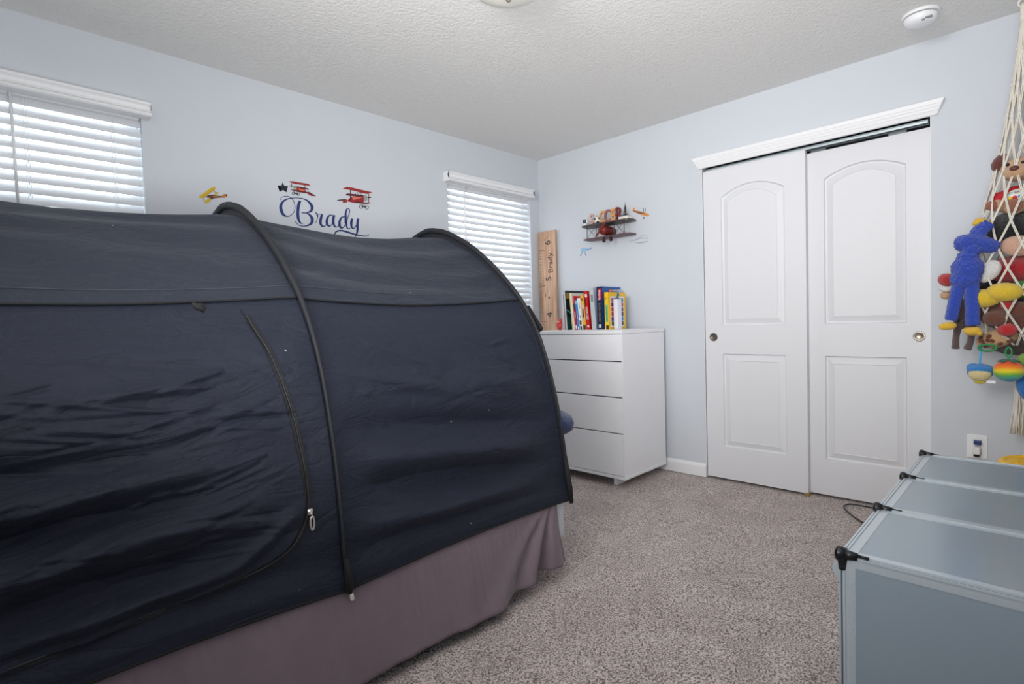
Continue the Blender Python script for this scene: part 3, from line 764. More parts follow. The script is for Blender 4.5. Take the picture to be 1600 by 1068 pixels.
# ------------------------------------------------------------------ books on the dresser
BG = 'books standing on the dresser'
def book(label, y0, y1, h, depth, cover, spine=None, x=-.30, lean=0, texts=(), pages=(235, 230, 220), blocks=()):
    """y0 > y1 : left and right sides of the spine; lean = shift of the top towards +y"""
    z0 = DT+.0005; w = y0-y1
    t = thing('book', label, 'book', (x+depth/2, (y0+y1)/2, z0), BG)
    Sh = Matrix(((1, 0, 0, 0), (0, 1, lean/h, 0), (0, 0, 1, 0), (0, 0, 0, 1)))
    P = Matrix.Translation((0, 0, z0)) @ Sh @ Matrix.Translation((0, 0, -z0))
    th = min(.003, w*.2)
    cm = mat('cover_%d_%d_%d' % cover, cover, .35, var=.04)
    bm = bmesh.new(); box(bm, (x, y1, z0), (x+.003, y0, z0+h), P); box(bm, (x+.0015, y0-th, z0), (x+depth, y0, z0+h), P); box(bm, (x+.0015, y1, z0), (x+depth, y1+th, z0+h), P)
    obj('cover', bm, cm, t)
    bm = bmesh.new(); box(bm, (x+.0035, y1+th, z0+.003), (x+depth-.004, y0-th, z0+h-.004), P); obj('pages', bm, mat('pages', pages, .9), t)
    if spine:
        bm = bmesh.new(); box(bm, (x-.0006, y1+.0005, z0+.001), (x, y0-.0005, z0+h-.001), P); obj('spine', bm, mat('spine_%d_%d_%d' % spine, spine, .35), t)
    for (s, f, col, sz) in texts:      # reads downwards along the spine
        M = P @ axes((x-.0012, (y0+y1)/2, z0+h*f), (0, 0, -1), (0, -1, 0))
        obj('title', text_mesh(s, sz, .0006, M), mat('ink_%d_%d_%d' % col, col, .5), t)
    for (f0, f1, g0, g1, col) in blocks:   # coloured print blocks on the spine: height fractions, width fractions
        bm = bmesh.new(); box(bm, (x-.0010, y0-w*g1, z0+h*f0), (x-.0004, y0-w*g0, z0+h*f1), P); obj('print', bm, mat('print_%d_%d_%d' % col, col, .5), t)
    return t, P, cm
WH = (238, 238, 236)
book('thin pale pink book at the left end of the row', -.478, -.497, .165, .15, (232, 200, 190), lean=.010)
t, P, _ = book('large book with dark teal space cover behind the cream one', -.500, -.522, .295, .24, (22, 30, 34), spine=(196, 198, 202), lean=.016, x=-.31, blocks=((.0, .9, .12, .35, (30, 32, 36)),))
bm = bmesh.new(); box(bm, (-.309, -.523, DT+.004), (-.08, -.5228, DT+.10), P); obj('cover_art', bm, mat('teal_art', (14, 70, 76), .4), t)
bm = bmesh.new(); tube(bm, [P @ Vector((-.305, -.5240, DT+.15)), P @ Vector((-.25, -.5240, DT+.120))], .0035, 6); obj('cover_streak', bm, mat('cyan_art', (80, 190, 205), .4), t)
bm = bmesh.new(); box(bm, (-.300, -.5238, DT+.235), (-.27, -.5232, DT+.275), P); obj('cover_print', bm, mat('gold_print', (170, 130, 40), .5), t)
book('cream book with a yellow spine edge', -.560, -.584, .272, .20, (222, 220, 208), lean=.272*.085, blocks=((0, 1, 0, .22, (226, 190, 70)),))
book('thin red book with a small portrait at the spine top', -.590, -.606, .250, .17, (196, 28, 44), lean=.250*.085, texts=(('DIARY', .45, WH, .014),), blocks=((.78, .96, .1, .9, (206, 60, 50)), (.58, .76, .1, .9, (60, 48, 46)), (.03, .13, .2, .8, WH)))
book('thin bright blue book leaning next to the thin red one', -.610, -.626, .220, .17, (40, 140, 214), lean=.220*.085, texts=(('THE STORY', .5, WH, .012),), blocks=((.86, .97, .1, .9, (120, 200, 225)), (.02, .1, .2, .8, WH)))
book('white book with thin black zigzag lettering on its spine', -.630, -.656, .232, .19, (240, 240, 240), lean=.232*.085, texts=(('WIMPY', .78, (60, 60, 66), .017),), blocks=((.16, .30, .15, .8, (110, 40, 44)), (.0, .12, .2, .75, (36, 38, 52)), (.36, .46, .4, .6, (90, 80, 80))))
book('yellow and cream picture book with orange print', -.660, -.688, .252, .19, (232, 180, 52), lean=.252*.085, blocks=((.30, .72, .05, .95, (226, 196, 150)), (.35, .6, .3, .7, (196, 110, 40)), (.0, .14, .1, .9, (60, 52, 40)), (.84, .92, .3, .6, (70, 50, 30))))
book('red book with white block letters down the spine', -.692, -.722, .280, .21, (196, 20, 28), lean=.280*.075, texts=(('HEROES', .42, WH, .026),), blocks=((.84, .92, .3, .9, WH), (.60, .82, .05, .35, (60, 20, 24)), (.06, .11, .3, .8, WH)))
book('tall silver grey book left of the navy one', -.740, -.778, .300, .22, (186, 192, 196), spine=(190, 196, 198), lean=.020, blocks=((.66, .84, .25, .8, (128, 134, 140)),))
t, P, _ = book('tallest book, navy spine and bright blue cover', -.800, -.846, .302, .235, (18, 82, 158), spine=(24, 28, 52), x=-.32, texts=(('MARVEL', .80, WH, .020), ('SUPER HEROES', .40, (150, 140, 130), .020)), blocks=((.88, .95, .3, .9, (206, 30, 60)), (.70, .88, .3, .9, (206, 30, 60)), (.04, .12, .3, .75, (200, 205, 215)), (0, 1, 0, .16, (20, 44, 96))))
yf = -.8468
bm = bmesh.new(); box(bm, (-.30, yf-.0008, DT+.02), (-.22, yf, DT+.22)); obj('cover_art', bm, mat('cover_navy', (16, 40, 92), .4), t)
bm = bmesh.new(); ell(bm, (-.285, yf, DT+.235), (.022, .001, .032), sub=2); obj('cover_red_patch', bm, mat('cover_red', (190, 50, 36), .4), t)
bm = bmesh.new(); box(bm, (-.235, yf-.0012, DT+.262), (-.195, yf, DT+.285)); obj('red_badge', bm, mat('badge_red', (205, 26, 40), .4), t)
obj('title', text_mesh('LEGO', .015, .0006, axes((-.215, yf-.0016, DT+.2735), (1, 0, 0), (0, 0, 1))), MATS['ink_238_238_236'], t)
obj('title', text_mesh('MARVEL', .022, .0006, axes((-.150, yf-.0010, DT+.2745), (1, 0, 0), (0, 0, 1))), MATS['ink_238_238_236'], t)
bm = bmesh.new(); tube(bm, [(-.11, yf-.001, DT+.285), (-.095, yf-.001, DT+.27), (-.11, yf-.001, DT+.255), (-.10, yf-.001, DT+.235)], .004, 6); obj('cover_swirl', bm, mat('white_swirl', (225, 235, 245), .5), t)
t, P, _ = book('yellow bordered book with a grid of small pictures', -.880, -.912, .258, .215, (240, 190, 24), spine=(240, 196, 40), x=-.34, texts=(('ADVENTURE', .42, (60, 120, 60), .016),), blocks=((.2, .66, .25, .85, (110, 180, 120)), (.80, .88, .2, .35, (60, 50, 30)), (.80, .88, .6, .75, (60, 50, 30)), (.0, .11, .3, .95, (60, 44, 28))))
yf = -.9125
bm = bmesh.new(); box(bm, (-.315, yf-.0006, DT+.018), (-.148, yf, DT+.230)); obj('cover_panel', bm, mat('cover_white', (232, 232, 236), .4), t)
cols = [(90, 150, 214), (190, 90, 50), (70, 110, 60), (120, 80, 50), (200, 60, 50), (150, 120, 170), (90, 60, 46), (214, 170, 90), (60, 130, 150), (110, 50, 130)]
rr = random.Random(5)
for i in range(5):
    for j in range(6):
        x_ = -.308+i*.031; z_ = DT+.026+j*.033
        bm = bmesh.new(); box(bm, (x_, yf-.0014, z_), (x_+.026, yf-.0006, z_+.028)); c_ = cols[(i*3+j*7+rr.randint(0, 3)) % 10]
        obj('small_picture', bm, mat('pic_%d_%d_%d' % c_, c_, .5, var=.5, nscale=90), t)
t = thing('white_box', 'narrow white upright box in front of the yellow bordered book', 'box', (-.25, -.955, DT))
bm = bmesh.new(); box(bm, (-.300, -.958, DT+.0005), (-.245, -.925, DT+.208)); obj('box_body', bm, mat('box_white', (226, 226, 238), .4), t, bevel=.004)
bm = bmesh.new(); ell(bm, (-.272, -.94, DT+.218), (.014, .012, .014), sub=2); ell(bm, (-.262, -.94, DT+.240), (.010, .009, .014), sub=2); tube(bm, [(-.29, -.94, DT+.208), (-.275, -.94, DT+.226)], .005, 6)
obj('top_ornament', bm, mat('ornament_blue', (60, 110, 140), .4), t, smooth=True)
# red toy figure
t = thing('toy_figure', 'small red toy figure at the left end of the books', 'toy', (-.30, -.45, DT))
rm = mat('toy_red', (206, 66, 60), .45); cx, cy, cz = -.315, -.452, DT
bm = bmesh.new(); ell(bm, (cx, cy, cz+.036), (.020, .019, .022)); obj('body', bm, rm, t, smooth=True)
bm = bmesh.new(); ell(bm, (cx, cy, cz+.062), (.019, .020, .017)); ell(bm, (cx, cy+.014, cz+.080), (.005, .005, .008), sub=2); ell(bm, (cx, cy-.014, cz+.080), (.005, .005, .008), sub=2); obj('head', bm, rm, t, smooth=True)
for s in (-1, 1):
    bm = bmesh.new(); ell(bm, (cx-.004, cy+s*.011, cz+.011), (.010, .008, .011), sub=2); obj('foot', bm, rm, t, smooth=True)
    bm = bmesh.new(); ell(bm, (cx-.008, cy+s*.020, cz+.038), (.007, .006, .013), sub=2); obj('arm', bm, rm, t, smooth=True)
    bm = bmesh.new(); ell(bm, (cx-.018, cy+s*.007, cz+.064), (.003, .004, .004), sub=2); obj('eye', bm, mat('toy_eye', (235, 225, 220), .4), t, smooth=True)

# ------------------------------------------------------------------ decals on the north (window) wall
DG = None
def zc(ox, oy, k): return lambda p: (ox+p[0]/k, oy+p[1]/k)     # coordinates of an enlarged crop -> photograph
def decal_poly(parent, name, pts, col, wall='n', layer=0, label=None):
    ax, off = (1, -.0012-.0006*layer) if wall == 'n' else (0, -.0012-.0006*layer)
    P3 = [at(ax, off, *p) for p in pts]
    bm = bmesh.new(); poly_prism(bm, P3, (0, .0010, 0) if wall == 'n' else (.0010, 0, 0))
    return obj(name, bm, mat('decal_%d_%d_%d' % col, col, .6, var=.12, nscale=120), parent, label=label)
def decal_line(parent, name, pts, w, col, wall='n', layer=0):
    ax, off = (1, -.0012-.0006*layer) if wall == 'n' else (0, -.0012-.0006*layer)
    bm = bmesh.new()
    L_, R_ = [], []
    for i, p in enumerate(pts):
        a = pts[max(0, i-1)]; b = pts[min(len(pts)-1, i+1)]; l = math.hypot(b[0]-a[0], b[1]-a[1]) or 1
        nx_, ny_ = -(b[1]-a[1])/l, (b[0]-a[0])/l; ww = (p[2] if len(p) > 2 else w)/2
        L_.append(at(ax, off, p[0]+nx_*ww, p[1]+ny_*ww)); R_.append(at(ax, off, p[0]-nx_*ww, p[1]-ny_*ww))
    T = Vector((0, .0010, 0)) if wall == 'n' else Vector((.0010, 0, 0))
    V = [[bm.verts.new(v) for v in (l_, r_, r_+T, l_+T)] for l_, r_ in zip(L_, R_)]
    for A_, D_ in zip(V, V[1:]):
        for k in range(4): bm.faces.new((A_[k], A_[(k+1) % 4], D_[(k+1) % 4], D_[k]))
    bm.faces.new(V[0]); bm.faces.new(V[-1][::-1])
    return obj(name, bm, mat('decal_%d_%d_%d' % col, col, .6, var=.12, nscale=120), parent)
def circle(c, r, n=16, ky=1): return [(c[0]+r*math.cos(2*PI*k/n), c[1]+r*ky*math.sin(2*PI*k/n)) for k in range(n+1)]

# name lettering
z1 = zc(420, 270, 8.889)
NAVY = (30, 52, 112)
name_t = thing('name_decal', 'dark blue script lettering decal reading Brady on the wall', 'decal', at(1, 0, 505, 345))
strokes = {
 'letter_b': [[(165,380,6),(172,345,7),(212,325,8),(265,325,9),(318,352,10),(352,410,8),(364,480,8),(345,550,8),(300,592,10),(250,602,16),(205,580,34),(175,525,42),(168,455,40),(198,398,28),(250,365,18),(310,350,12),(380,346,10),(450,352,12),(520,375,18),(570,418,32),(600,470,40),(592,520,34),(552,546,20),(505,556,14),(455,550,13)],
              [(520,556,8),(570,585,26),(602,635,42),(596,690,38),(552,725,22),(495,738,12),(432,730,10),(392,702,10),(368,668,12)],
              [(434,388,36),(416,440,42),(405,520,40),(405,600,40),(420,660,32),(442,695,20),(478,700,8)]],
 'letter_r': [[(645,540,6),(665,565,16),(682,600,12),(668,650,8),(652,700,6)], [(660,590,6),(700,572,8),(750,580,14)], [(738,580,26),(722,640,36),(720,700,34),(742,737,22),(782,735,10),(808,700,7)]],
 'letter_a': [[(885,592,14),(845,588,16),(812,635,32),(808,700,34),(835,737,20),(870,722,11),(895,670,12)], [(908,585,32),(896,640,36),(898,700,30),(922,745,20),(955,745,10),(985,700,7)]],
 'letter_d': [[(1055,610,12),(1012,618,20),(985,670,32),(985,730,34),(1010,765,20),(1045,745,12),(1070,700,12)], [(1068,700,30),(1068,620,30),(1068,560,26),(1082,508,18),(1102,495,12),(1120,510,12),(1120,555,12),(1098,620,10),(1082,680,16),(1082,740,20),(1102,775,14),(1132,762,8)]],
 'letter_y': [[(1158,632,30),(1146,690,34),(1152,752,24),(1182,768,13),(1216,728,12)], [(1242,632,30),(1232,700,34),(1232,780,32),(1220,850,20),(1195,888,12)], [(930,880,12),(918,848,16),(942,812,20),(1010,800,22),(1090,820,24),(1170,845,20),(1260,866,14),(1340,876,12),(1378,868,10),(1388,850,8)]],
}
for nm, sts in strokes.items():
    bm_all = bmesh.new()
    for st in sts:
        f = spline(st, 8); pts = [(*z1((x, y)), w/8.889) for x, y, w in f]
        tmp = decal_line(None, 'tmp', pts, 1, NAVY)
        bm_all.from_mesh(tmp.data); bpy.data.objects.remove(tmp)
    obj(nm, bm_all, MATS['decal_30_52_112'], name_t)
# star
st = decal_poly(None, 'star_decal', [z1(p) for p in ((193,130),(214,176),(268,185),(227,213),(245,270),(198,237),(152,265),(169,210),(123,175),(177,174))], (22, 26, 34))
tag(st, 'small black star decal left of the first red triplane', 'decal')
RED, DRED, GREY, BLK, WHT = (150, 38, 42), (92, 26, 32), (150, 152, 150), (34, 34, 38), (222, 170, 160)
def triplane(label, f, parts, lines, wheels):
    t = thing('airplane_decal', label, 'decal', at(1, 0, *f(parts[0][1][0])), 'airplane wall decals')
    for nm, pts, col, ly in parts: decal_poly(t, nm, [f(p) for p in pts], col, layer=ly)
    for nm, pts, w, col in lines: decal_line(t, nm, [f(p) for p in pts], w, col, layer=1)
    for c, r in wheels: decal_line(t, 'wheel', [f(p) for p in circle(c, r)], .75, BLK, layer=1)
    return t
z2 = zc(520, 280, 17.8)
triplane('red triplane decal flying right, above the end of the name', z2, [
    ('upper_wing', [(275,262),(385,208),(500,222),(760,285),(1105,360),(960,408),(820,388),(700,345),(480,298)], RED, 0),
    ('middle_wing', [(340,438),(400,392),(520,400),(860,440),(840,490),(700,470),(500,462)], DRED, 2),
    ('fuselage', [(400,590),(520,480),(700,470),(850,450),(880,600),(820,660),(560,650),(420,612)], RED, 1),
    ('stripe', [(540,500),(640,490),(700,520),(830,500),(700,545),(560,570)], (214, 120, 104), 2),
    ('cowling', [(850,470),(905,428),(950,470),(960,570),(900,605),(870,590)], GREY, 2),
    ('lower_wing', [(540,640),(700,610),(880,640),(1075,655),(960,680),(820,672),(600,655)], DRED, 2),
    ('tail', [(88,600),(170,560),(300,550),(390,545),(330,590),(250,590)], (70, 50, 44), 1),
    ('tail_fin', [(280,580),(390,560),(400,640),(280,655)], RED, 2),
    ('propeller', [(950,500),(1010,480),(1085,508),(1000,525)], BLK, 2)],
    [('strut', [(495,300), (495,590)], 1.5, (80, 56, 50)), ('strut', [(995,400), (995,660)], 1.3, RED), ('wing_wire', [(690,345), (700,430)], .5, BLK), ('wing_wire', [(740,360), (800,425)], .5, BLK),
     ('pilot', [(605,440), (628,400), (650,440)], 1.2, BLK), ('axle', [(800,745), (930,770)], 2.0, BLK), ('undercarriage', [(830,670), (880,740), (910,680)], .5, BLK)],
    [((788,755), 50), ((950,782), 45)])
z3 = zc(420, 270, 8.889)
triplane('red triplane decal flying left, next to the star', z3, [
    ('upper_wing', [(275,118),(330,115),(500,145),(550,152),(585,180),(500,172),(350,150)], RED, 0),
    ('middle_wing', [(380,185),(480,200),(545,215),(560,235),(500,228),(400,210)], DRED, 2),
    ('fuselage', [(380,185),(450,195),(510,240),(520,275),(440,262),(385,240)], RED, 1),
    ('stripe', [(400,200),(440,220),(500,240),(480,258),(420,235)], (224, 110, 70), 2),
    ('cowling', [(335,185),(360,170),(390,185),(385,235),(350,235)], GREY, 2),
    ('lower_wing', [(290,228),(360,235),(520,262),(545,285),(420,268),(340,248)], DRED, 2),
    ('tail', [(520,262),(560,262),(660,322),(600,310),(590,320),(540,290)], (120, 34, 34), 1),
    ('propeller', [(285,172),(320,180),(335,192),(300,186)], BLK, 2)],
    [('strut', [(318,140), (318,200)], .9, (80, 50, 46)), ('strut', [(502,170), (502,215)], .9, (80, 50, 46)), ('axle', [(345,280), (410,295)], 1.4, BLK), ('undercarriage', [(350,250), (375,285), (400,255)], .5, BLK)],
    [((342,283), 18), ((408,296), 18)])
z4 = zc(300, 285, 22.857)
YEL, OR, BRN = (206, 176, 34), (196, 122, 40), (98, 56, 36)
triplane('yellow biplane decal, leftmost on the wall beside the window', z4, [
    ('upper_wing', [(240,505),(330,440),(640,210),(770,150),(850,190),(800,280),(640,380),(420,560),(300,550)], YEL, 0),
    ('fuselage', [(500,510),(580,450),(740,430),(840,460),(1060,480),(1160,430),(1080,530),(800,560),(700,610),(600,530)], BRN, 1),
    ('fuselage_stripe', [(740,480),(900,490),(1040,500),(900,535),(760,530)], OR, 2),
    ('lower_wing', [(450,660),(600,560),(690,600),(620,690),(520,745),(470,730)], YEL, 2),
    ('far_wing', [(800,430),(850,340),(950,350),(920,420)], YEL, 0),
    ('tail', [(1080,440),(1190,405),(1280,440),(1230,510),(1140,550),(1070,510)], OR, 2),
    ('tail_tip', [(1190,410),(1280,440),(1225,500)], (80, 44, 36), 3)],
    [('strut', [(400,560), (450,660)], .8, (110, 100, 110)), ('strut', [(520,520), (600,560)], .6, (110, 100, 110)), ('strut', [(790,290), (830,360)], .8, (110, 100, 110)), ('wing_line', [(400,530), (800,240)], .8, OR)], [])

# ------------------------------------------------------------------ decals on the east wall
z5 = zc(950, 315, 14.243)
t = thing('airplane_decal', 'orange biplane decal right of the metal plane shelf', 'decal', at(0, 0, 1002, 332), 'airplane wall decals'); OJ = (222, 150, 84)
decal_poly(t, 'fuselage', [z5(p) for p in ((540,195),(600,185),(740,235),(860,255),(920,290),(900,325),(800,315),(700,280),(560,215))], OJ, 'e', 0)
decal_poly(t, 'upper_wing', [z5(p) for p in ((640,115),(800,118),(835,140),(700,150))], (206, 208, 200), 'e', 1)
decal_poly(t, 'tail', [z5(p) for p in ((545,185),(580,120),(600,190))], OJ, 'e', 1)
decal_poly(t, 'stripe', [z5(p) for p in ((545,190),(700,240),(880,280),(700,265),(550,212))], (120, 84, 70), 'e', 1)
decal_line(t, 'strut', [z5(p) for p in ((785,140), (790,240))], .6, (80, 76, 80), 'e', 2); decal_line(t, 'strut', [z5(p) for p in ((835,150), (820,240))], .6, (80, 76, 80), 'e', 2)
decal_poly(t, 'wheel', [z5(p) for p in circle((795,358), 18)[:-1]], (60, 60, 68), 'e', 1)
z6 = zc(890, 300, 8.9)
t = thing('helicopter_decal', 'pale blue helicopter decal below the metal plane shelf', 'decal', at(0, 0, 913, 391), 'airplane wall decals'); LB = (150, 190, 222)
decal_poly(t, 'cabin', [z6(p) for p in ((150,800),(175,775),(215,770),(240,790),(225,820),(180,835),(155,825))], LB, 'e', 0)
decal_poly(t, 'tail_boom', [z6(p) for p in ((225,790),(270,785),(300,765),(318,775),(300,790),(235,815))], (130, 168, 206), 'e', 1)
decal_line(t, 'rotor', [z6(p) for p in ((60,768), (310,745))], .5, (214, 200, 196), 'e', 1)
for a, b in (((175,835),(155,875)), ((205,830),(225,870))): decal_line(t, 'landing_leg', [z6(a), z6(b)], .9, (120, 132, 150), 'e', 1)
for c in ((153,880), (225,875)): decal_poly(t, 'wheel', [z6(p) for p in circle(c, 9)[:-1]], (110, 112, 124), 'e', 1)
t = thing('cloud_decal', 'pale grey streaked cloud decal right under the metal plane shelf', 'decal', at(0, 0, 1002, 374), 'airplane wall decals')
for k, pts in enumerate([[(820,685),(900,670),(980,640),(1060,640),(1100,650)], [(900,700),(980,705),(1060,690),(1095,680)], [(960,640),(1010,600),(1070,610),(1095,635)], [(880,660),(940,620),(980,600)]]):
    f = spline(pts, 6); n_ = len(f); decal_line(t, 'cloud_streak', [(*z6(p), (.4+1.5*math.sin(PI*i/(n_-1)))) for i, p in enumerate(f)], 1, [(172, 176, 196), (160, 168, 192), (190, 194, 206), (206, 210, 216)][k], 'e', 0)

# ------------------------------------------------------------------ metal biplane wall shelf with trinkets
sm = mat('antique_metal', (92, 84, 82), .45, metal=.5, var=.25, nscale=60); rm2 = mat('antique_red', (122, 40, 34), .45, metal=.3, var=.3, nscale=60); lw = mat('plum_wing', (112, 84, 90), .5, metal=.3, var=.2)
bs = thing('biplane_shelf', 'dark red and grey metal biplane shelf fixed to the wall above the dresser', 'shelf', (0, -.77, 1.70))
SY0, SY1 = -.525, -.955
def wing(name, z, y0, y1, x0, x1, m, th=.010):
    bm = bmesh.new(); N = 24; pts = []
    cy_ = (y0+y1)/2; hw = abs(y1-y0)/2
    ring = []
    for k in range(N):
        a = 2*PI*k/N; ca, sa = math.cos(a), math.sin(a)
        ex = math.copysign(abs(ca)**.35, ca); ey = math.copysign(abs(sa)**.35, sa)
        ring.append(Vector(((x0+x1)/2+ex*(x1-x0)/2, cy_+ey*hw, z)))
    poly_prism(bm, ring, (0, 0, -th)); return obj(name, bm, m, bs, bevel=.002)
wing('upper_wing', 1.802, SY0, SY1, -.135, -.002, sm, .012)
wing('lower_wing', 1.700, -.530, -.955, -.125, -.002, lw, .008)
for y in (-.575, -.905, -.66, -.82):
    bm = bmesh.new(); tube(bm, [(-.11, y, 1.70), (-.11, y, 1.79)], .0028, 6); obj('strut', bm, sm, bs, smooth=True)
for y0, y1 in ((-.575, -.66), (-.82, -.905)):
    for a, b in ((1.70, 1.79), (1.79, 1.70)):
        bm = bmesh.new(); tube(bm, [(-.11, y0, a), (-.11, y1, b)], .0016, 5); obj('brace_wire', bm, sm, bs)
bm = bmesh.new(); M = Matrix.Translation((-.002, -.742, 1.742)) @ Matrix.Rotation(-PI/2, 4, 'Y'); lathe(bm, [(0, 0), (.028, 0), (.034, .06), (.036, .12), (.032, .150), (.018, .160), (0, .163)], M, 20); obj('fuselage', bm, rm2, bs, smooth=True)
bm = bmesh.new(); M = Matrix.Translation((-.168, -.742, 1.745)) @ Matrix.Rotation(math.radians(42), 4, 'X')
for s in (-1, 1): ell(bm, M @ Vector((0, 0, s*.035)), (.003, .009, .036), Matrix.Rotation(math.radians(42), 3, 'X'), sub=2)
obj('propeller', bm, rm2, bs, smooth=True)
for y in (-.738, -.800):
    bm = bmesh.new(); ringp = [(-.12+.0*math.cos(a), y-.0+.0*a, 0) for a in (0,)]
    tube(bm, [(-.125+.017*math.cos(a), y, 1.672+.017*math.sin(a)) for a in [2*PI*k/18 for k in range(18)]], .0045, 6, closed=True); lathe(bm, [(0, -.002), (.012, -.002), (.012, .002), (0, .002)], Matrix.Translation((-.125, y, 1.672)) @ Matrix.Rotation(PI/2, 4, 'X'), 12)
    obj('wheel', bm, mat('wheel_dark', (66, 40, 36), .5), bs, smooth=True)
    bm = bmesh.new(); tube(bm, [(-.125, y, 1.672), (-.10, -.765, 1.71)], .002, 5); obj('wheel_strut', bm, sm, bs)
# lettering standing on the upper wing
zb = 1.8025
def letter(ch, y, h, m, label, fat=.0025):
    M = axes((-.095, y, zb+h*.5*.98), (0, -1, 0), (0, 0, 1)) @ Matrix.Diagonal((.70, 1, 1, 1))
    o = obj('letter_ornament', text_mesh(ch, h*1.38, .016, M, offset=fat), m, None)
    # rest on the wing
    lo = min(v.co.z for v in o.data.vertices)
    for v in o.data.vertices: v.co.z += zb-lo
    tag(o, label, 'letter', 'letters on the plane shelf'); return o
letter('S', -.612, .082, mat('letter_pink', (206, 168, 158), .5), 'dusty pink letter S, first of the word SOCCER')
letter('C', -.710, .088, mat('letter_orange', (224, 158, 92), .5), 'orange letter C just right of the toy football')
letter('C', -.757, .090, mat('letter_mauve', (150, 100, 96), .5), 'mauve letter C between the orange C and orange E')
letter('E', -.805, .088, mat('letter_amber', (216, 150, 80), .5), 'orange letter E, second last letter of the word')
letter('R', -.853, .095, mat('letter_maroon', (112, 48, 52), .5), 'maroon letter R, last of the word SOCCER')
t = thing('toy_football', 'small black and white toy football as the O of the word', 'ball', (-.095, -.662, zb))
bc = Vector((-.095, -.661, zb+.030)); bm = bmesh.new(); ell(bm, bc, (.030, .030, .030)); obj('ball', bm, mat('ball_white', (226, 226, 214), .5), t, smooth=True)
for d in ((-1, .1, .15), (-.3, -.9, .3), (-.4, .8, -.4), (-.3, -.2, .95), (-.5, -.5, -.75)):
    d = Vector(d).normalized(); M = Matrix.Translation(bc+d*.0285) @ d.to_track_quat('Z', 'Y').to_matrix().to_4x4(); bm = bmesh.new(); lathe(bm, [(0, .0022), (.011, .0005), (.011, -.002)], M, 5); obj('patch', bm, mat('ball_black', (34, 36, 36), .5), t)
t = thing('toy_camera', 'tiny white cube gadget with a black face, left of the letters', 'ornament', (-.095, -.556, zb))
bm = bmesh.new(); box(bm, (-.115, -.578, zb+.012), (-.085, -.538, zb+.054)); obj('case', bm, white_m, t, bevel=.004)
bm = bmesh.new(); box(bm, (-.1165, -.573, zb+.018), (-.1150, -.543, zb+.049)); obj('black_face', bm, mat('black_face', (36, 40, 50), .3), t, bevel=.001)
bm = bmesh.new(); ell(bm, (-.1168, -.558, zb+.034), (.001, .006, .006), sub=2); obj('lens', bm, mat('lens_grey', (130, 136, 150), .3), t)
bm = bmesh.new(); box(bm, (-.112, -.570, zb), (-.088, -.546, zb+.012)); obj('stand', bm, white_m, t)
t = thing('tower_figurine', 'dark metal Eiffel Tower figurine at the right end of the shelf', 'figurine', (-.09, -.925, zb))
tm = mat('tower_bronze', (44, 50, 46), .45, metal=.5); tx, ty = -.09, -.905; z0 = zb+.016
for sx in (-1, 1):
    for sy in (-1, 1):
        bm = bmesh.new(); tube(bm, spline([(tx+sx*.014, ty+sy*.014, z0), (tx+sx*.009, ty+sy*.009, z0+.018), (tx+sx*.005, ty+sy*.005, z0+.042), (tx+sx*.0015, ty+sy*.0015, z0+.080)], 4), .0022, 5); obj('leg', bm, tm, t)
bm = bmesh.new(); box(bm, (tx-.012, ty-.012, z0+.016), (tx+.012, ty+.012, z0+.019)); box(bm, (tx-.007, ty-.007, z0+.036), (tx+.007, ty+.007, z0+.0385)); box(bm, (tx-.003, ty-.003, z0+.080), (tx+.003, ty+.003, z0+.083)); obj('platforms', bm, tm, t)
bm = bmesh.new(); tube(bm, [(tx, ty, z0+.045), (tx, ty, z0+.085), (tx, ty, z0+.108)], [.0035, .0018, .0006], 6); obj('spire', bm, tm, t)
sb = tag(obj('sign_block', B(((-.125, -.945, zb), (-.060, -.868, zb+.016))), mat('block_white', (226, 224, 218), .6), None, bevel=.0015), 'flat white block under the Eiffel Tower figurine', 'block')

# ------------------------------------------------------------------ wall outlet with plugs, black cable
t = thing('outlet', 'white wall outlet below the toy hammock', 'outlet', (0, -2.829, .404))
obj('plate', B(((-.006, -2.868, .345), (0, -2.790, .461))), white_m, t, bevel=.002)
for z in (.378, .426): obj('socket', B(((-.008, -2.846, z-.014), (-.0055, -2.812, z+.014))), mat('socket_white', (222, 222, 220), .4), t, bevel=.002)
p_ = thing('charger_plug', 'small dark blue plug in the upper socket of the outlet', 'plug', (-.008, -2.83, .43)); obj('plug_body', B(((-.035, -2.846, .417), (-.0085, -2.818, .437))), mat('plug_blue', (34, 62, 116), .4), p_, bevel=.003)
p_ = thing('charger_plug', 'white charger plug in the lower socket of the outlet', 'plug', (-.008, -2.83, .38)); obj('plug_body', B(((-.050, -2.842, .372), (-.0085, -2.816, .408))), mat('plug_white', (232, 232, 230), .4), p_, bevel=.003)
obj('plug_cap', B(((-.047, -2.840, .360), (-.012, -2.818, .3718))), black_p, p_, bevel=.002)
bm = bmesh.new(); cab = spline([(-.42, -2.66, .30), (-.40, -2.62, .15), (-.36, -2.56, .02), (-.22, -2.50, .008), (-.06, -2.43, .010), (-.035, -2.35, .010), (-.045, -2.29, .009), (-.10, -2.275, .008), (-.18, -2.31, .008), (-.27, -2.375, .008), (-.33, -2.44, .008), (-.42, -2.58, .008), (-.55, -2.74, .008), (-.7, -2.85, .008)], 8)
tube(bm, cab[24:], .0042, 8); tag(obj('cable', bm, black_p, None, smooth=True), 'black cable looping on the carpet before the closet door', 'cable')

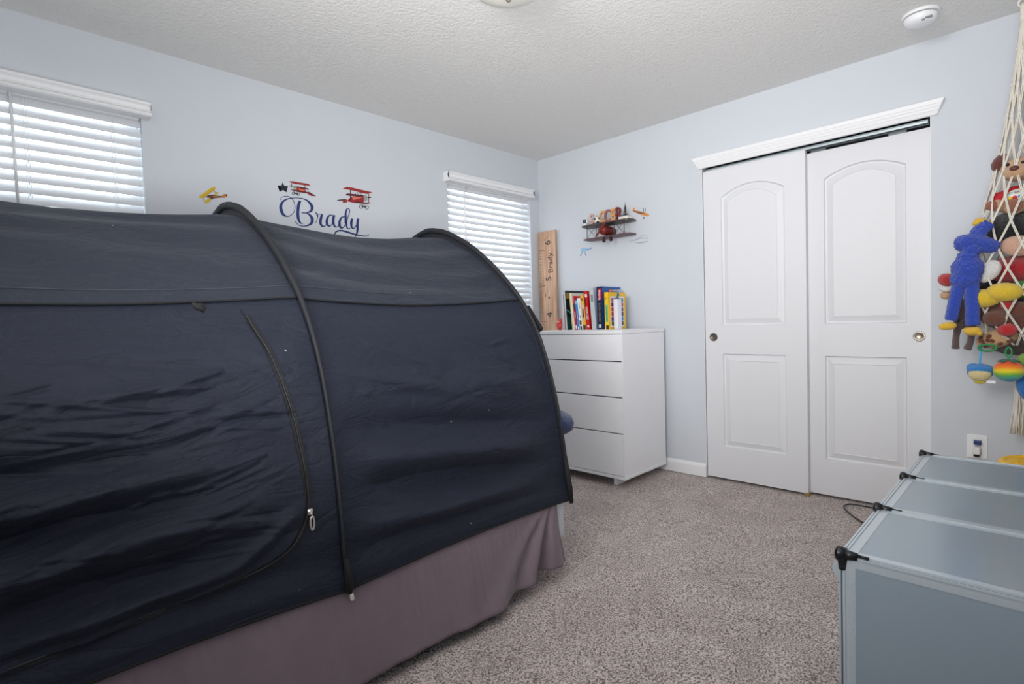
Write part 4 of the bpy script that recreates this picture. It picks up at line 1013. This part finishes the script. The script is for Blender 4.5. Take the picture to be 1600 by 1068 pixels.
# ------------------------------------------------------------------ frosted cube organiser
CX = [-2.09, -1.70, -1.31, -.92]; CYF, CYB, CZT = -2.735, -3.105, .53
cu = thing('cube_organizer', 'frosted grey plastic cube storage with black corner connectors, right foreground', 'organizer', (-1.5, -2.92, 0))
def panel(name, o0, ux, uy, lx, ly, nrm, label=None, handle=False):
    """rimmed plastic panel; o0 corner, ux/uy unit directions"""
    o0 = Vector(o0); ux = Vector(ux); uy = Vector(uy); nrm = Vector(nrm)
    def bxx(bm, a0, a1, b0, b1, c0, c1):
        vs = [bm.verts.new(o0+ux*a+uy*b+nrm*c) for a in (a0, a1) for b in (b0, b1) for c in (c0, c1)]
        for f in ((0, 1, 3, 2), (4, 6, 7, 5), (0, 4, 5, 1), (2, 3, 7, 6), (0, 2, 6, 4), (1, 5, 7, 3)): bm.faces.new([vs[i] for i in f])
    g_ = .006
    bm = bmesh.new(); bxx(bm, g_+.020, lx-g_-.020, g_+.020, ly-g_-.020, -.0008, .0008)
    s = obj(name, bm, frost_m, cu)
    bm = bmesh.new()
    for a0, a1, b0, b1 in ((g_, lx-g_, g_, g_+.020), (g_, lx-g_, ly-g_-.020, ly-g_), (g_, g_+.020, g_+.020, ly-g_-.020), (lx-g_-.020, lx-g_, g_+.020, ly-g_-.020)):
        bxx(bm, a0, a1, b0, b1, -.0012, .0016)
    for a0, a1, b0, b1 in ((.001, lx-.001, .001, g_), (.001, lx-.001, ly-g_, ly-.001), (.001, g_, g_, ly-g_), (lx-g_, lx-.001, g_, ly-g_)):
        bxx(bm, a0, a1, b0, b1, -.003, .004)
    r_ = obj('rim', bm, frost_rim, s)
    return s, bxx
topseams = mat('panel_frame_dark', (70, 84, 98), .4)
for a, b in zip(CX, CX[1:]):
    panel('top_panel', (a, CYB, CZT), (1, 0, 0), (0, 1, 0), b-a, CYF-CYB, (0, 0, 1))
    panel('bottom_panel', (a, CYB, .02), (1, 0, 0), (0, 1, 0), b-a, CYF-CYB, (0, 0, 1))
    panel('back_panel', (a, CYB, .02), (1, 0, 0), (0, 0, 1), b-a, CZT-.02, (0, -1, 0))
    d_, _ = panel('front_door', (a, CYF+.004, .02), (1, 0, 0), (0, 0, 1), b-a, CZT-.02, (0, 1, 0))
    bm = bmesh.new(); hx = a+.045; hz = CZT-.055   # rounded tab handle
    pts = [Vector((hx-.020+.0*k, CYF+.006, 0)) for k in (0,)]
    ringh = [Vector((hx, CYF+.006+.026*math.sin(PI*k/10), hz-.026*math.cos(PI*k/10))) for k in range(11)]
    poly_prism(bm, [v-Vector((.002, 0, 0)) for v in ringh], (.018, 0, 0))
    obj('handle', bm, frost_rim, d_, label='rounded frosted tab handle')
for x in CX:
    s, bxx = panel('end_panel' if x in (CX[0], CX[-1]) else 'divider_panel', (x, CYB, .02), (0, 1, 0), (0, 0, 1), CYF-CYB, CZT-.02, (-1, 0, 0))
    # embossed stud row along the rims
    if x == CX[0]:
        bm = bmesh.new(); k = 0
        y = CYF-.030
        while y > CYB+.03: bxx(bm, y-CYB-.0022, y-CYB+.0022, (CZT-.02)-.022, (CZT-.02)-.013, .0016, .0024); y -= .0075
        z = CZT-.05
        while z > .05: bxx(bm, (CYF-CYB)-.0245, (CYF-CYB)-.0135, z-.02-.0016, z-.02+.0016, .0016, .0024); z -= .0055
        o = obj('embossed_studs', bm, frost_rim, s); o['kind'] = 'stuff'
# steel frame wires under the rims
bm = bmesh.new()
for x in CX:
    tube(bm, [(x, CYB, CZT-.004), (x, CYF, CZT-.004)], .0035, 6); tube(bm, [(x, CYF, .02), (x, CYF, CZT)], .0035, 6); tube(bm, [(x, CYB, .02), (x, CYB, CZT)], .0035, 6)
tube(bm, [(CX[0], CYF, CZT-.002), (CX[-1], CYF, CZT-.002)], .0035, 6); tube(bm, [(CX[0], CYB, CZT-.002), (CX[-1], CYB, CZT-.002)], .0035, 6)
obj('wire_frame', bm, topseams, cu, smooth=True)
def connector(x, y, z, end, sy, zs=1):
    bm = bmesh.new()
    # rounded cap disc on the face plus prongs along the edges
    M = Matrix.Translation((x, y+sy*.004, z)) @ Matrix.Rotation(-sy*PI/2, 4, 'X')
    lathe(bm, [(0, -.010), (.013, -.010), (.016, -.004), (.0175, .002), (.016, .007), (.009, .010), (0, .011)], M, 18)
    tube(bm, [(x, y, z), (x, y-sy*.030, z+.001)], [.013, .009], 8)
    tube(bm, [(x, y-sy*.028, z+.004), (x, y-sy*.052, z+.003)], .0035, 6)
    tube(bm, [(x, y-sy*.028, z-.004), (x, y-sy*.050, z-.004)], .0035, 6)
    tube(bm, [(x, y, z), (x, y, z-zs*.035)], [.012, .008], 8)
    if end >= 0: tube(bm, [(x, y, z), (x+.03, y, z)], [.010, .006], 8)
    if end <= 0: tube(bm, [(x, y, z), (x-.03, y, z)], [.010, .006], 8)
    return obj('corner_connector', bm, black_p, cu, smooth=True)
for i, x in enumerate(CX):
    end = 1 if i == 0 else (-1 if i == 3 else 0)
    for y, sy in ((CYF, 1), (CYB, -1)):
        connector(x, y, CZT, end, sy); connector(x, y, .024, end, sy, -1)

# ------------------------------------------------------------------ yellow tub behind the organiser
ym = mat('tub_yellow', (246, 192, 18), .4, var=.04)
t = thing('yellow_tub', 'round yellow plastic tub with a raised lid, behind the frosted cubes', 'tub', (-.45, -3.075, 0)); M = Matrix.Translation((-.45, -3.075, 0))
bm = bmesh.new(); lathe(bm, [(0, 0), (.13, 0), (.15, .02), (.155, .38), (.16, .395), (.16, .402), (0, .402)], M, 40); obj('tub_body', bm, ym, t, smooth=False)
bm = bmesh.new(); lathe(bm, [(.165, .403), (.165, .412), (.152, .416), (.148, .446), (.140, .452), (.128, .452), (.124, .448), (0, .448)], M, 48); obj('lid', bm, ym, t)
bm = bmesh.new()
for k in range(-3, 4): w_ = math.sqrt(max(0, .105**2-(k*.03)**2)); box(bm, (-.45-w_, -3.075+k*.03-.005, .4482), (-.45+w_, -3.075+k*.03+.005, .4515))
obj('lid_ridges', bm, ym, t)

# ------------------------------------------------------------------ toy hammock (knotted net) and plush toys
NX, NY = -.21, -2.995
def net_r(z):
    P_ = [(2.36, .006), (2.2, .022), (2.0, .045), (1.78, .078), (1.60, .115), (1.45, .155), (1.32, .185), (1.20, .200), (1.08, .192), (.98, .155), (.92, .10), (.885, .045), (.865, .016)]
    for (za, ra), (zb_, rb) in zip(P_, P_[1:]):
        if za >= z >= zb_: return ra+(rb-ra)*(za-z)/(za-zb_)
    return P_[0][1] if z > 2.36 else P_[-1][1]
ham = thing('toy_hammock', 'white knotted cord hammock net hanging full of plush toys', 'hammock', (NX, NY, .87))
levels = [2.34, 2.20, 2.05, 1.92, 1.80, 1.68, 1.56, 1.45, 1.345, 1.25, 1.155, 1.06, .975, .91, .868]
NC = 14
def knot(i, k):
    z = levels[i]; a = 2*PI*(k+(.5 if i % 2 else 0))/NC; r = net_r(z)
    return Vector((NX+r*math.cos(a), NY+r*math.sin(a), z))
for k in range(NC):
    for sgn in (1, -1):
        bm = bmesh.new()
        for off in (-.0024, .0024):
            pts = []
            for i in range(len(levels)):
                kk = k + (0 if i % 2 == 0 else (0 if sgn > 0 else -1)); p = knot(i, kk); tt = Vector((-(p.y-NY), p.x-NX, 0)); tt = tt.normalized() if tt.length > 1e-6 else Vector((1, 0, 0))
                pts.append(p+tt*off)
            dense = []
            for a, b in zip(pts, pts[1:]): dense += [a, (a+b)/2]
            tube(bm, dense+[pts[-1]], .0022, 5)
        obj('cord', bm, cord_m, ham, smooth=True)
bm = bmesh.new()
for i in range(1, len(levels)-1):
    for k in range(NC): ell(bm, knot(i, k), (.0065, .0065, .008), sub=1)
o = obj('knots', bm, cord_m, ham, smooth=True); o['kind'] = 'stuff'
bm = bmesh.new(); lathe(bm, [(0, 2.31), (.013, 2.31), (.015, 2.33), (.014, 2.38), (.010, 2.39), (0, 2.39)], Matrix.Translation((NX, NY, 0)), 14); obj('top_wrap', bm, cord_m, ham, smooth=True)
bm = bmesh.new(); tube(bm, [(NX+.0, NY+.018*math.cos(a), 2.392+.018*math.sin(a)) for a in [2*PI*k/16 for k in range(16)]], .004, 6, closed=True); obj('hanging_loop', bm, cord_m, ham, smooth=True)
bm = bmesh.new(); lathe(bm, [(0, .845), (.018, .845), (.020, .86), (.018, .878), (0, .88)], Matrix.Translation((NX, NY, 0)), 14); obj('bottom_wrap', bm, cord_m, ham, smooth=True)
rt_ = random.Random(11)
tassel = bmesh.new()
for k in range(64):
    a = rt_.uniform(0, 2*PI); r1 = rt_.uniform(.004, .016); r2 = rt_.uniform(.008, .042); L_ = rt_.uniform(.30, .345)
    pts = [Vector((NX+r1*math.cos(a), NY+r1*math.sin(a), .855))]
    for j in range(1, 7):
        f = j/6; r = r1+(r2-r1)*f; pts.append(Vector((NX+r*math.cos(a)+rt_.uniform(-.003, .003), NY+r*math.sin(a)+rt_.uniform(-.003, .003), .855-L_*f)))
    tube(tassel, pts, .0026, 5)
tag_ = obj('tassel', tassel, cord_m, ham, smooth=True); tag_['kind'] = 'stuff'
# ceiling hook
bm = bmesh.new(); lathe(bm, [(0, H), (.018, H), (.016, H-.006), (.006, H-.010), (0, H-.010)], Matrix.Translation((NX, NY, 0)), 16); tube(bm, spline([(NX, NY, H-.008), (NX, NY, H-.024), (NX, NY+.016, H-.034), (NX, NY+.018, H-.052), (NX, NY, H-.062), (NX, NY-.016, H-.050)], 6), .0032, 8)
tag(obj('ceiling_hook', bm, white_m, None, smooth=True), 'white hook in the ceiling that holds the toy hammock', 'hook')

def fuse(bm, vox=.004, fur=0, smooth_it=3, seed=0):
    me = bpy.data.meshes.new('tmp'); bm.to_mesh(me); bm.free()
    o = bpy.data.objects.new('tmp', me); C.objects.link(o)
    r = o.modifiers.new('r', 'REMESH'); r.mode = 'VOXEL'; r.voxel_size = vox
    s = o.modifiers.new('s', 'SMOOTH'); s.iterations = smooth_it
    bpy.context.view_layer.update()
    m2 = bpy.data.meshes.new_from_object(o.evaluated_get(bpy.context.evaluated_depsgraph_get()))
    bpy.data.objects.remove(o); b2 = bmesh.new(); b2.from_mesh(m2); bpy.data.meshes.remove(m2)
    if fur:
        b2.normal_update()
        for v in b2.verts: v.co += v.normal*fur*(noise.noise(v.co*120+Vector((seed, 0, 0)))+.6*noise.noise(v.co*260))
    return b2
def plush(name, rgb, fur=True): return mat('plush_'+name, rgb, .95, var=.28, nscale=160, bump=.006, bscale=330, sheen=.35)
PG = 'plush toys in the hammock'
def R3(rx=0, ry=0, rz=0): return (Matrix.Rotation(rz, 3, 'Z') @ Matrix.Rotation(ry, 3, 'Y') @ Matrix.Rotation(rx, 3, 'X'))
V = Vector
def pt(X, Y, x): return at(0, x, X, Y)      # point on the plane x = const
def limb(bm, pts, rad):
    tube(bm, spline([tuple(p) for p in pts], 5), [r for r in [q[0] for q in spline([(v,) for v in rad], 5)]], 12)
def blobs(parts, **k):
    bm = bmesh.new()
    for p in parts:
        if p[0] == 'e': ell(bm, p[1], p[2], p[3] if len(p) > 3 else None)
        else: limb(bm, p[1], p[2])
    return fuse(bm, **k)
# 1. tan puppy with a brown ear, in a red T-shirt
x_ = -.245
pup = thing('plush_puppy', 'tan plush puppy with brown ears in a red birthday shirt, top of the hammock', 'plush toy', pt(1585, 330, x_), PG)
tan = plush('tan', (206, 164, 124)); brn = plush('brown', (104, 52, 44)); 
hc = pt(1592, 264, x_)
obj('head', blobs([('e', hc, (.060, .062, .052)), ('e', hc+V((-.040, .006, -.018)), (.042, .046, .032))], fur=.0012), tan, pup, smooth=True)
for X, Y, a in ((1562, 254, .5), (1622, 254, -.5)):
    e = pt(X, Y, x_); obj('ear', blobs([('e', e, (.020, .026, .040), R3(a, 0, 0))], fur=.001), brn, pup, smooth=True)
n_ = hc+V((-.078, .012, -.008)); bm = bmesh.new(); ell(bm, n_, (.012, .016, .011)); obj('nose', bm, mat('nose_brown', (92, 48, 40), .5), pup, smooth=True)
for s in (0.034, -.014):
    bm = bmesh.new(); ell(bm, hc+V((-.055, s, .016)), (.006, .007, .007), sub=2); obj('eye', bm, black_p, pup, smooth=True)
bc = pt(1590, 308, x_+.01)
obj('shirt', blobs([('e', bc, (.062, .074, .050)), ('e', bc+V((-.01, .058, .004)), (.030, .026, .028))]), mat('shirt_red', (186, 32, 40), .8), pup, smooth=True)
bib = bmesh.new(); ell(bib, bc+V((-.030, -.004, .000)), (.038, .052, .034)); obj('shirt_front', bib, mat('shirt_white', (226, 224, 220), .8), pup, smooth=True)
tx = bc+V((-.0695, .0, .012)); obj('shirt_lettering', text_mesh('HAPPY BIRTHDAY', .0125, .001, axes(tx, (0, -1, .12), (0, .12, 1))), mat('shirt_ink', (60, 80, 60), .6), pup)
for j, (dy, dz, c) in enumerate(((.022, -.010, (226, 190, 60)), (.006, -.008, (206, 40, 50)), (-.010, -.006, (40, 140, 200)), (-.024, -.002, (60, 160, 80)))):
    bm = bmesh.new(); ell(bm, bc+V((-.064, dy, dz)), (.006, .009, .008), sub=2); obj('shirt_print', bm, mat('shirt_print_%d' % j, c, .6), pup, smooth=True)
l1 = pt(1552, 322, x_-.02); l2 = pt(1585, 322, x_-.05)
obj('leg', blobs([('l', [bc+V((0, .03, -.04)), l1+V((0, -.02, 0)), l1], [.026, .026, .026])], fur=.001), tan, pup, smooth=True)
obj('leg', blobs([('l', [bc+V((0, -.01, -.03)), l2+V((.03, -.0, 0)), l2], [.03, .032, .034])], fur=.001), tan, pup, smooth=True)
for c, r in ((l1+V((-.022, .004, 0)), .022), (l2+V((-.030, 0, 0)), .028)):
    bm = bmesh.new(); ell(bm, c, (.010, r, r)); obj('paw_pad', bm, plush('paw', (150, 92, 70)), pup, smooth=True)
# tassel bead clip on the cord
# 2. blue furry plush bear draped over the outside of the net
x2 = -.40
bl = plush('blue', (28, 66, 176)); yl = plush('yellow_paw', (238, 186, 40))
bear = thing('plush_bear', 'furry blue plush with yellow paws draped over the left side of the hammock', 'plush toy', pt(1510, 440, x2), PG)
hd = pt(1512, 378, x2); sh = pt(1516, 400, x2); bd = pt(1511, 420, x2)
obj('body', blobs([('e', bd, (.050, .056, .062)), ('e', pt(1508, 436, x2), (.048, .054, .045)), ('e', hd, (.040, .036, .034)), ('e', pt(1512, 402, x2), (.042, .038, .034)), ('e', pt(1518, 390, x2), (.038, .036, .032)), ('e', pt(1502, 380, x2), (.030, .026, .034)),
     ('l', [hd, pt(1538, 382, x2+.02), pt(1558, 386, x2+.04)], [.036, .034, .024]),
     ('l', [pt(1525, 372, x2+.02), pt(1530, 362, x2+.03), pt(1545, 348, x2+.04)], [.030, .028, .026])], fur=.005, vox=.003), bl, bear, smooth=True)
obj('raised_paw', blobs([('e', pt(1535, 345, x2+.04), (.026, .030, .012), R3(.35, 0, 0)), ('e', pt(1525, 349, x2+.03), (.016, .016, .010))]), yl, bear, smooth=True)
obj('leg', blobs([('l', [pt(1500, 440, x2), pt(1492, 470, x2-.01), pt(1486, 500, x2-.01)], [.026, .024, .024])], fur=.003), bl, bear, smooth=True)
obj('leg', blobs([('l', [pt(1518, 440, x2), pt(1519, 475, x2-.01), pt(1520, 508, x2-.01)], [.028, .026, .026])], fur=.003), bl, bear, smooth=True)
obj('foot', blobs([('e', pt(1482, 509, x2-.015), (.026, .030, .018), R3(-.1, 0, 0)), ('e', pt(1473, 510, x2-.02), (.016, .015, .015))]), yl, bear, smooth=True)
obj('foot', blobs([('e', pt(1520, 517, x2-.015), (.027, .030, .020), R3(-.12, 0, 0)), ('e', pt(1510, 516, x2-.02), (.014, .013, .014)), ('e', pt(1530, 520, x2-.02), (.014, .013, .013))]), yl, bear, smooth=True)
# 3.. other round plush and cushions
def simple(name, label, X, Y, x, r, col, rot=(0, 0, 0), fur=.0012, cat='plush toy', pname=None, extra=()):
    c = pt(X, Y, x); b2 = blobs([('e', c, r, R3(*rot))]+list(extra), fur=fur)
    o = obj(name, b2, plush(pname or name+str(len(MATS)), col), None, smooth=True); tag(o, label, cat, PG); return o
simple('plush_cushion', 'black fuzzy plush cushion under the puppy', 1586, 362, -.20, (.085, .125, .090), (16, 15, 18))
simple('plush_cushion', 'flesh coloured oval plush pad resting on the black cushion', 1592, 384, -.32, (.030, .062, .044), (222, 176, 150), (.15, 0, 0))
t = thing('plush_cushion', 'red plush cushion beside the white mitten in the hammock', 'plush toy', pt(1580, 420, -.26), PG)
c = pt(1592, 420, -.24); obj('cushion', blobs([('e', c, (.085, .115, .060))], fur=.0006), plush('red', (178, 22, 30)), t, smooth=True)
mw = plush('white', (228, 226, 222))
o = obj('plush_mitten', blobs([('e', pt(1546, 423, -.36), (.024, .036, .050), R3(.55, 0, 0)), ('e', pt(1556, 416, -.36), (.018, .018, .018)), ('e', pt(1538, 434, -.36), (.020, .022, .022))]), mw, None, smooth=True); tag(o, 'white plush mitten between the blue plush and the red cushion', 'plush toy', PG)
simple('plush_ball', 'lower left of the two yellow oval plush balls', 1537, 466, -.385, (.040, .064, .040), (232, 194, 40), (-.12, 0, 0), pname='yellow')
simple('plush_ball', 'upper right of the two yellow oval plush balls', 1569, 456, -.40, (.042, .062, .040), (236, 200, 50), (.05, 0, 0), pname='yellow')
simple('plush_ball', 'green plush ball at the right edge, above the brown plush', 1598, 452, -.28, (.040, .050, .038), (52, 152, 40), pname='green')
simple('plush_cushion', 'brown plush lump in the middle of the net below the yellow balls', 1580, 494, -.27, (.080, .115, .070), (110, 62, 44), (.25, 0, 0), pname='lump', extra=[('e', pt(1555, 497, -.36), (.030, .045, .034)), ('e', pt(1592, 484, -.34), (.03, .05, .036))])
simple('plush_ball', 'red plush ball below the brown lump', 1574, 515, -.355, (.028, .034, .028), (196, 22, 26), pname='redball')
simple('plush_ball', 'small red plush ball just under the yellow balls', 1574, 477, -.37, (.018, .024, .018), (190, 24, 28), pname='redball')
simple('plush_cushion', 'black plush filling behind the yellow balls', 1572, 448, -.11, (.055, .11, .085), (20, 17, 18), pname='blackfill')
simple('plush_cushion', 'dark brown plush at the bottom right of the net', 1590, 540, -.22, (.085, .090, .040), (58, 36, 30), pname='darkbrown')
t = thing('plush_giraffe', 'tan plush with brown patches near the bottom of the net', 'plush toy', pt(1558, 530, -.3), PG)
gc = pt(1558, 528, -.28); obj('body', blobs([('e', gc, (.050, .075, .042), R3(-.3, 0, 0))], fur=.0008), plush('cream', (214, 172, 124)), t, smooth=True)
rp = random.Random(4)
for k in range(16):
    d = V((-1, rp.uniform(-1.2, 1.2), rp.uniform(-.9, .9))).normalized(); p = gc+R3(-.3, 0, 0) @ V((d.x*.050, d.y*.075, d.z*.042))
    bm = bmesh.new(); ell(bm, p, (.006, .011, .009), R3(rp.uniform(0, 3), 0, 0), sub=2); obj('patch', bm, plush('patch', (120, 60, 34)), t, smooth=True)
bm = bmesh.new(); ringp = [pt(1543+14*math.cos(a), 543+5*math.sin(a), -.36) for a in [2*PI*k/24 for k in range(24)]]; tube(bm, ringp, .005, 8, closed=True)
tag(obj('toy_ring', bm, mat('ring_green', (36, 128, 64), .5), None, smooth=True), 'green ring toy caught in the bottom of the net', 'toy', PG)
# 11 grey brown floppy plush behind the blue one
gb = plush('greybrown', (98, 80, 76))
fl = thing('plush_rabbit', 'grey brown floppy plush hanging behind the legs of the blue one', 'plush toy', pt(1500, 500, -.30), PG)
obj('body', blobs([('e', pt(1508, 490, -.28), (.040, .050, .070))], fur=.0015), gb, fl, smooth=True)
for pts in ([(1500, 500), (1494, 525), (1493, 545)], [(1518, 505), (1517, 530), (1511, 546)]):
    obj('dangling_leg', blobs([('l', [pt(X, Y, -.31) for X, Y in pts], [.018, .013, .016])], fur=.001), gb, fl, smooth=True)
bm = bmesh.new(); ell(bm, pt(1496, 501, -.36), (.004, .007, .008), sub=2); obj('eye', bm, black_p, fl, smooth=True)
# 12 red and white knitted hat
ht = thing('plush_hat', 'red plush hat with a white brim at the left edge of the net', 'plush toy', pt(1476, 445, -.30), PG)
obj('crown', blobs([('e', pt(1480, 437, -.30), (.035, .036, .030), R3(.3, 0, 0))], fur=.0006), plush('hatred', (182, 34, 36)), ht, smooth=True)
obj('brim', blobs([('l', [pt(1469, 449, -.31), pt(1478, 452, -.32), pt(1488, 451, -.31)], [.012, .013, .012])], fur=.0006), mw, ht, smooth=True)
obj('cuff', blobs([('e', pt(1478, 461, -.30), (.022, .022, .020))], fur=.0006), tan, ht, smooth=True)
# 13 rainbow plush ball hanging on a green clip
def rainbow_material():
    m = bpy.data.materials.new('plush_rainbow'); m.use_nodes = True; n = m.node_tree.nodes; l = m.node_tree.links; p = n['Principled BSDF']; p.inputs['Roughness'].default_value = .9; p.inputs['Sheen Weight'].default_value = .3
    tc = n.new('ShaderNodeTexCoord'); sx = n.new('ShaderNodeSeparateXYZ'); r = n.new('ShaderNodeValToRGB'); nz = n.new('ShaderNodeTexNoise'); nz.inputs['Scale'].default_value = 14
    l.new(tc.outputs['Generated'], sx.inputs[0]); l.new(tc.outputs['Object'], nz.inputs['Vector'])
    ad = n.new('ShaderNodeMath'); ad.operation = 'MULTIPLY_ADD'; ad.inputs[1].default_value = .16; l.new(nz.outputs['Fac'], ad.inputs[0]); l.new(sx.outputs[2], ad.inputs[2]); l.new(ad.outputs[0], r.inputs[0])
    e = r.color_ramp.elements; e[0].position = .10; e[0].color = srgb(44, 120, 190); e[1].position = 1.0; e[1].color = srgb(216, 70, 30)
    for po, c in ((.28, (70, 170, 150)), (.42, (110, 176, 60)), (.60, (232, 206, 40)), (.80, (236, 120, 34))): x = e.new(po); x.color = srgb(*c)
    l.new(r.outputs[0], p.inputs['Base Color']); return m
rb = thing('plush_keyring', 'rainbow striped plush ball hanging on a green clip', 'plush toy', pt(1576, 579, -.36), PG)
rc = pt(1576, 579, -.36)
obj('ball', blobs([('e', rc, (.048, .052, .046))], fur=.0006), rainbow_material(), rb, smooth=True)
bm = bmesh.new()
for k in range(5): a = 2*PI*k/5; ell(bm, rc+V((.020*math.cos(a), .020*math.sin(a), .044)), (.020, .009, .005), R3(0, .3, a), sub=2)
obj('leaf_top', bm, plush('leaf', (24, 104, 70)), rb, smooth=True)
bm = bmesh.new(); tube(bm, [rc+V((0, .010*math.cos(a), .080+.020*math.sin(a))) for a in [2*PI*k/18 for k in range(18)]], .0035, 6, closed=True); tube(bm, [rc+V((0, 0, .045)), rc+V((0, 0, .062))], .004, 6)
obj('clip', bm, mat('clip_green', (24, 140, 80), .35), rb, smooth=True)
# 14 small blue and yellow keyring ball
kb = thing('plush_keyring', 'small blue and pale yellow plush ball on a blue strap', 'plush toy', pt(1531, 583, -.36), PG)
kc = pt(1531, 582, -.36)
obj('lower_half', blobs([('e', kc+V((-.004, 0, -.006)), (.036, .040, .032))], fur=.0005), plush('paleyellow', (226, 208, 150)), kb, smooth=True)
obj('upper_half', blobs([('e', kc+V((.004, 0, .016)), (.040, .047, .024)), ('e', kc+V((.010, .0, .0)), (.034, .046, .030)), ('e', kc+V((.0, .022, .024)), (.020, .024, .018))], fur=.001), plush('skyblue', (36, 132, 206)), kb, smooth=True)
obj('base_pad', blobs([('e', kc+V((0, 0, -.038)), (.018, .022, .012))]), plush('lemon', (222, 206, 40)), kb, smooth=True)
bm = bmesh.new(); tube(bm, [kc+V((0, 0, .03)), kc+V((0, 0, .05)), pt(1532, 552, -.36), pt(1533, 540, -.35)], .004, 6); obj('strap', bm, mat('strap_blue', (70, 170, 220), .5), kb, smooth=True)
bm = bmesh.new(); box(bm, tuple(kc+V((-.004, -.052, -.044))), tuple(kc+V((-.003, -.022, -.032)))); obj('cloth_tag', bm, white_m, kb)
# 15 blue and green plush at the frame edge
simple('plush_cushion', 'bright blue plush hanging at the right edge beside the tassel', 1612, 600, -.30, (.030, .050, .075), (30, 120, 200), pname='brightblue')
simple('plush_ball', 'lime green plush ball at the right edge by the rainbow ball', 1612, 562, -.32, (.034, .046, .034), (130, 176, 50), pname='lime')
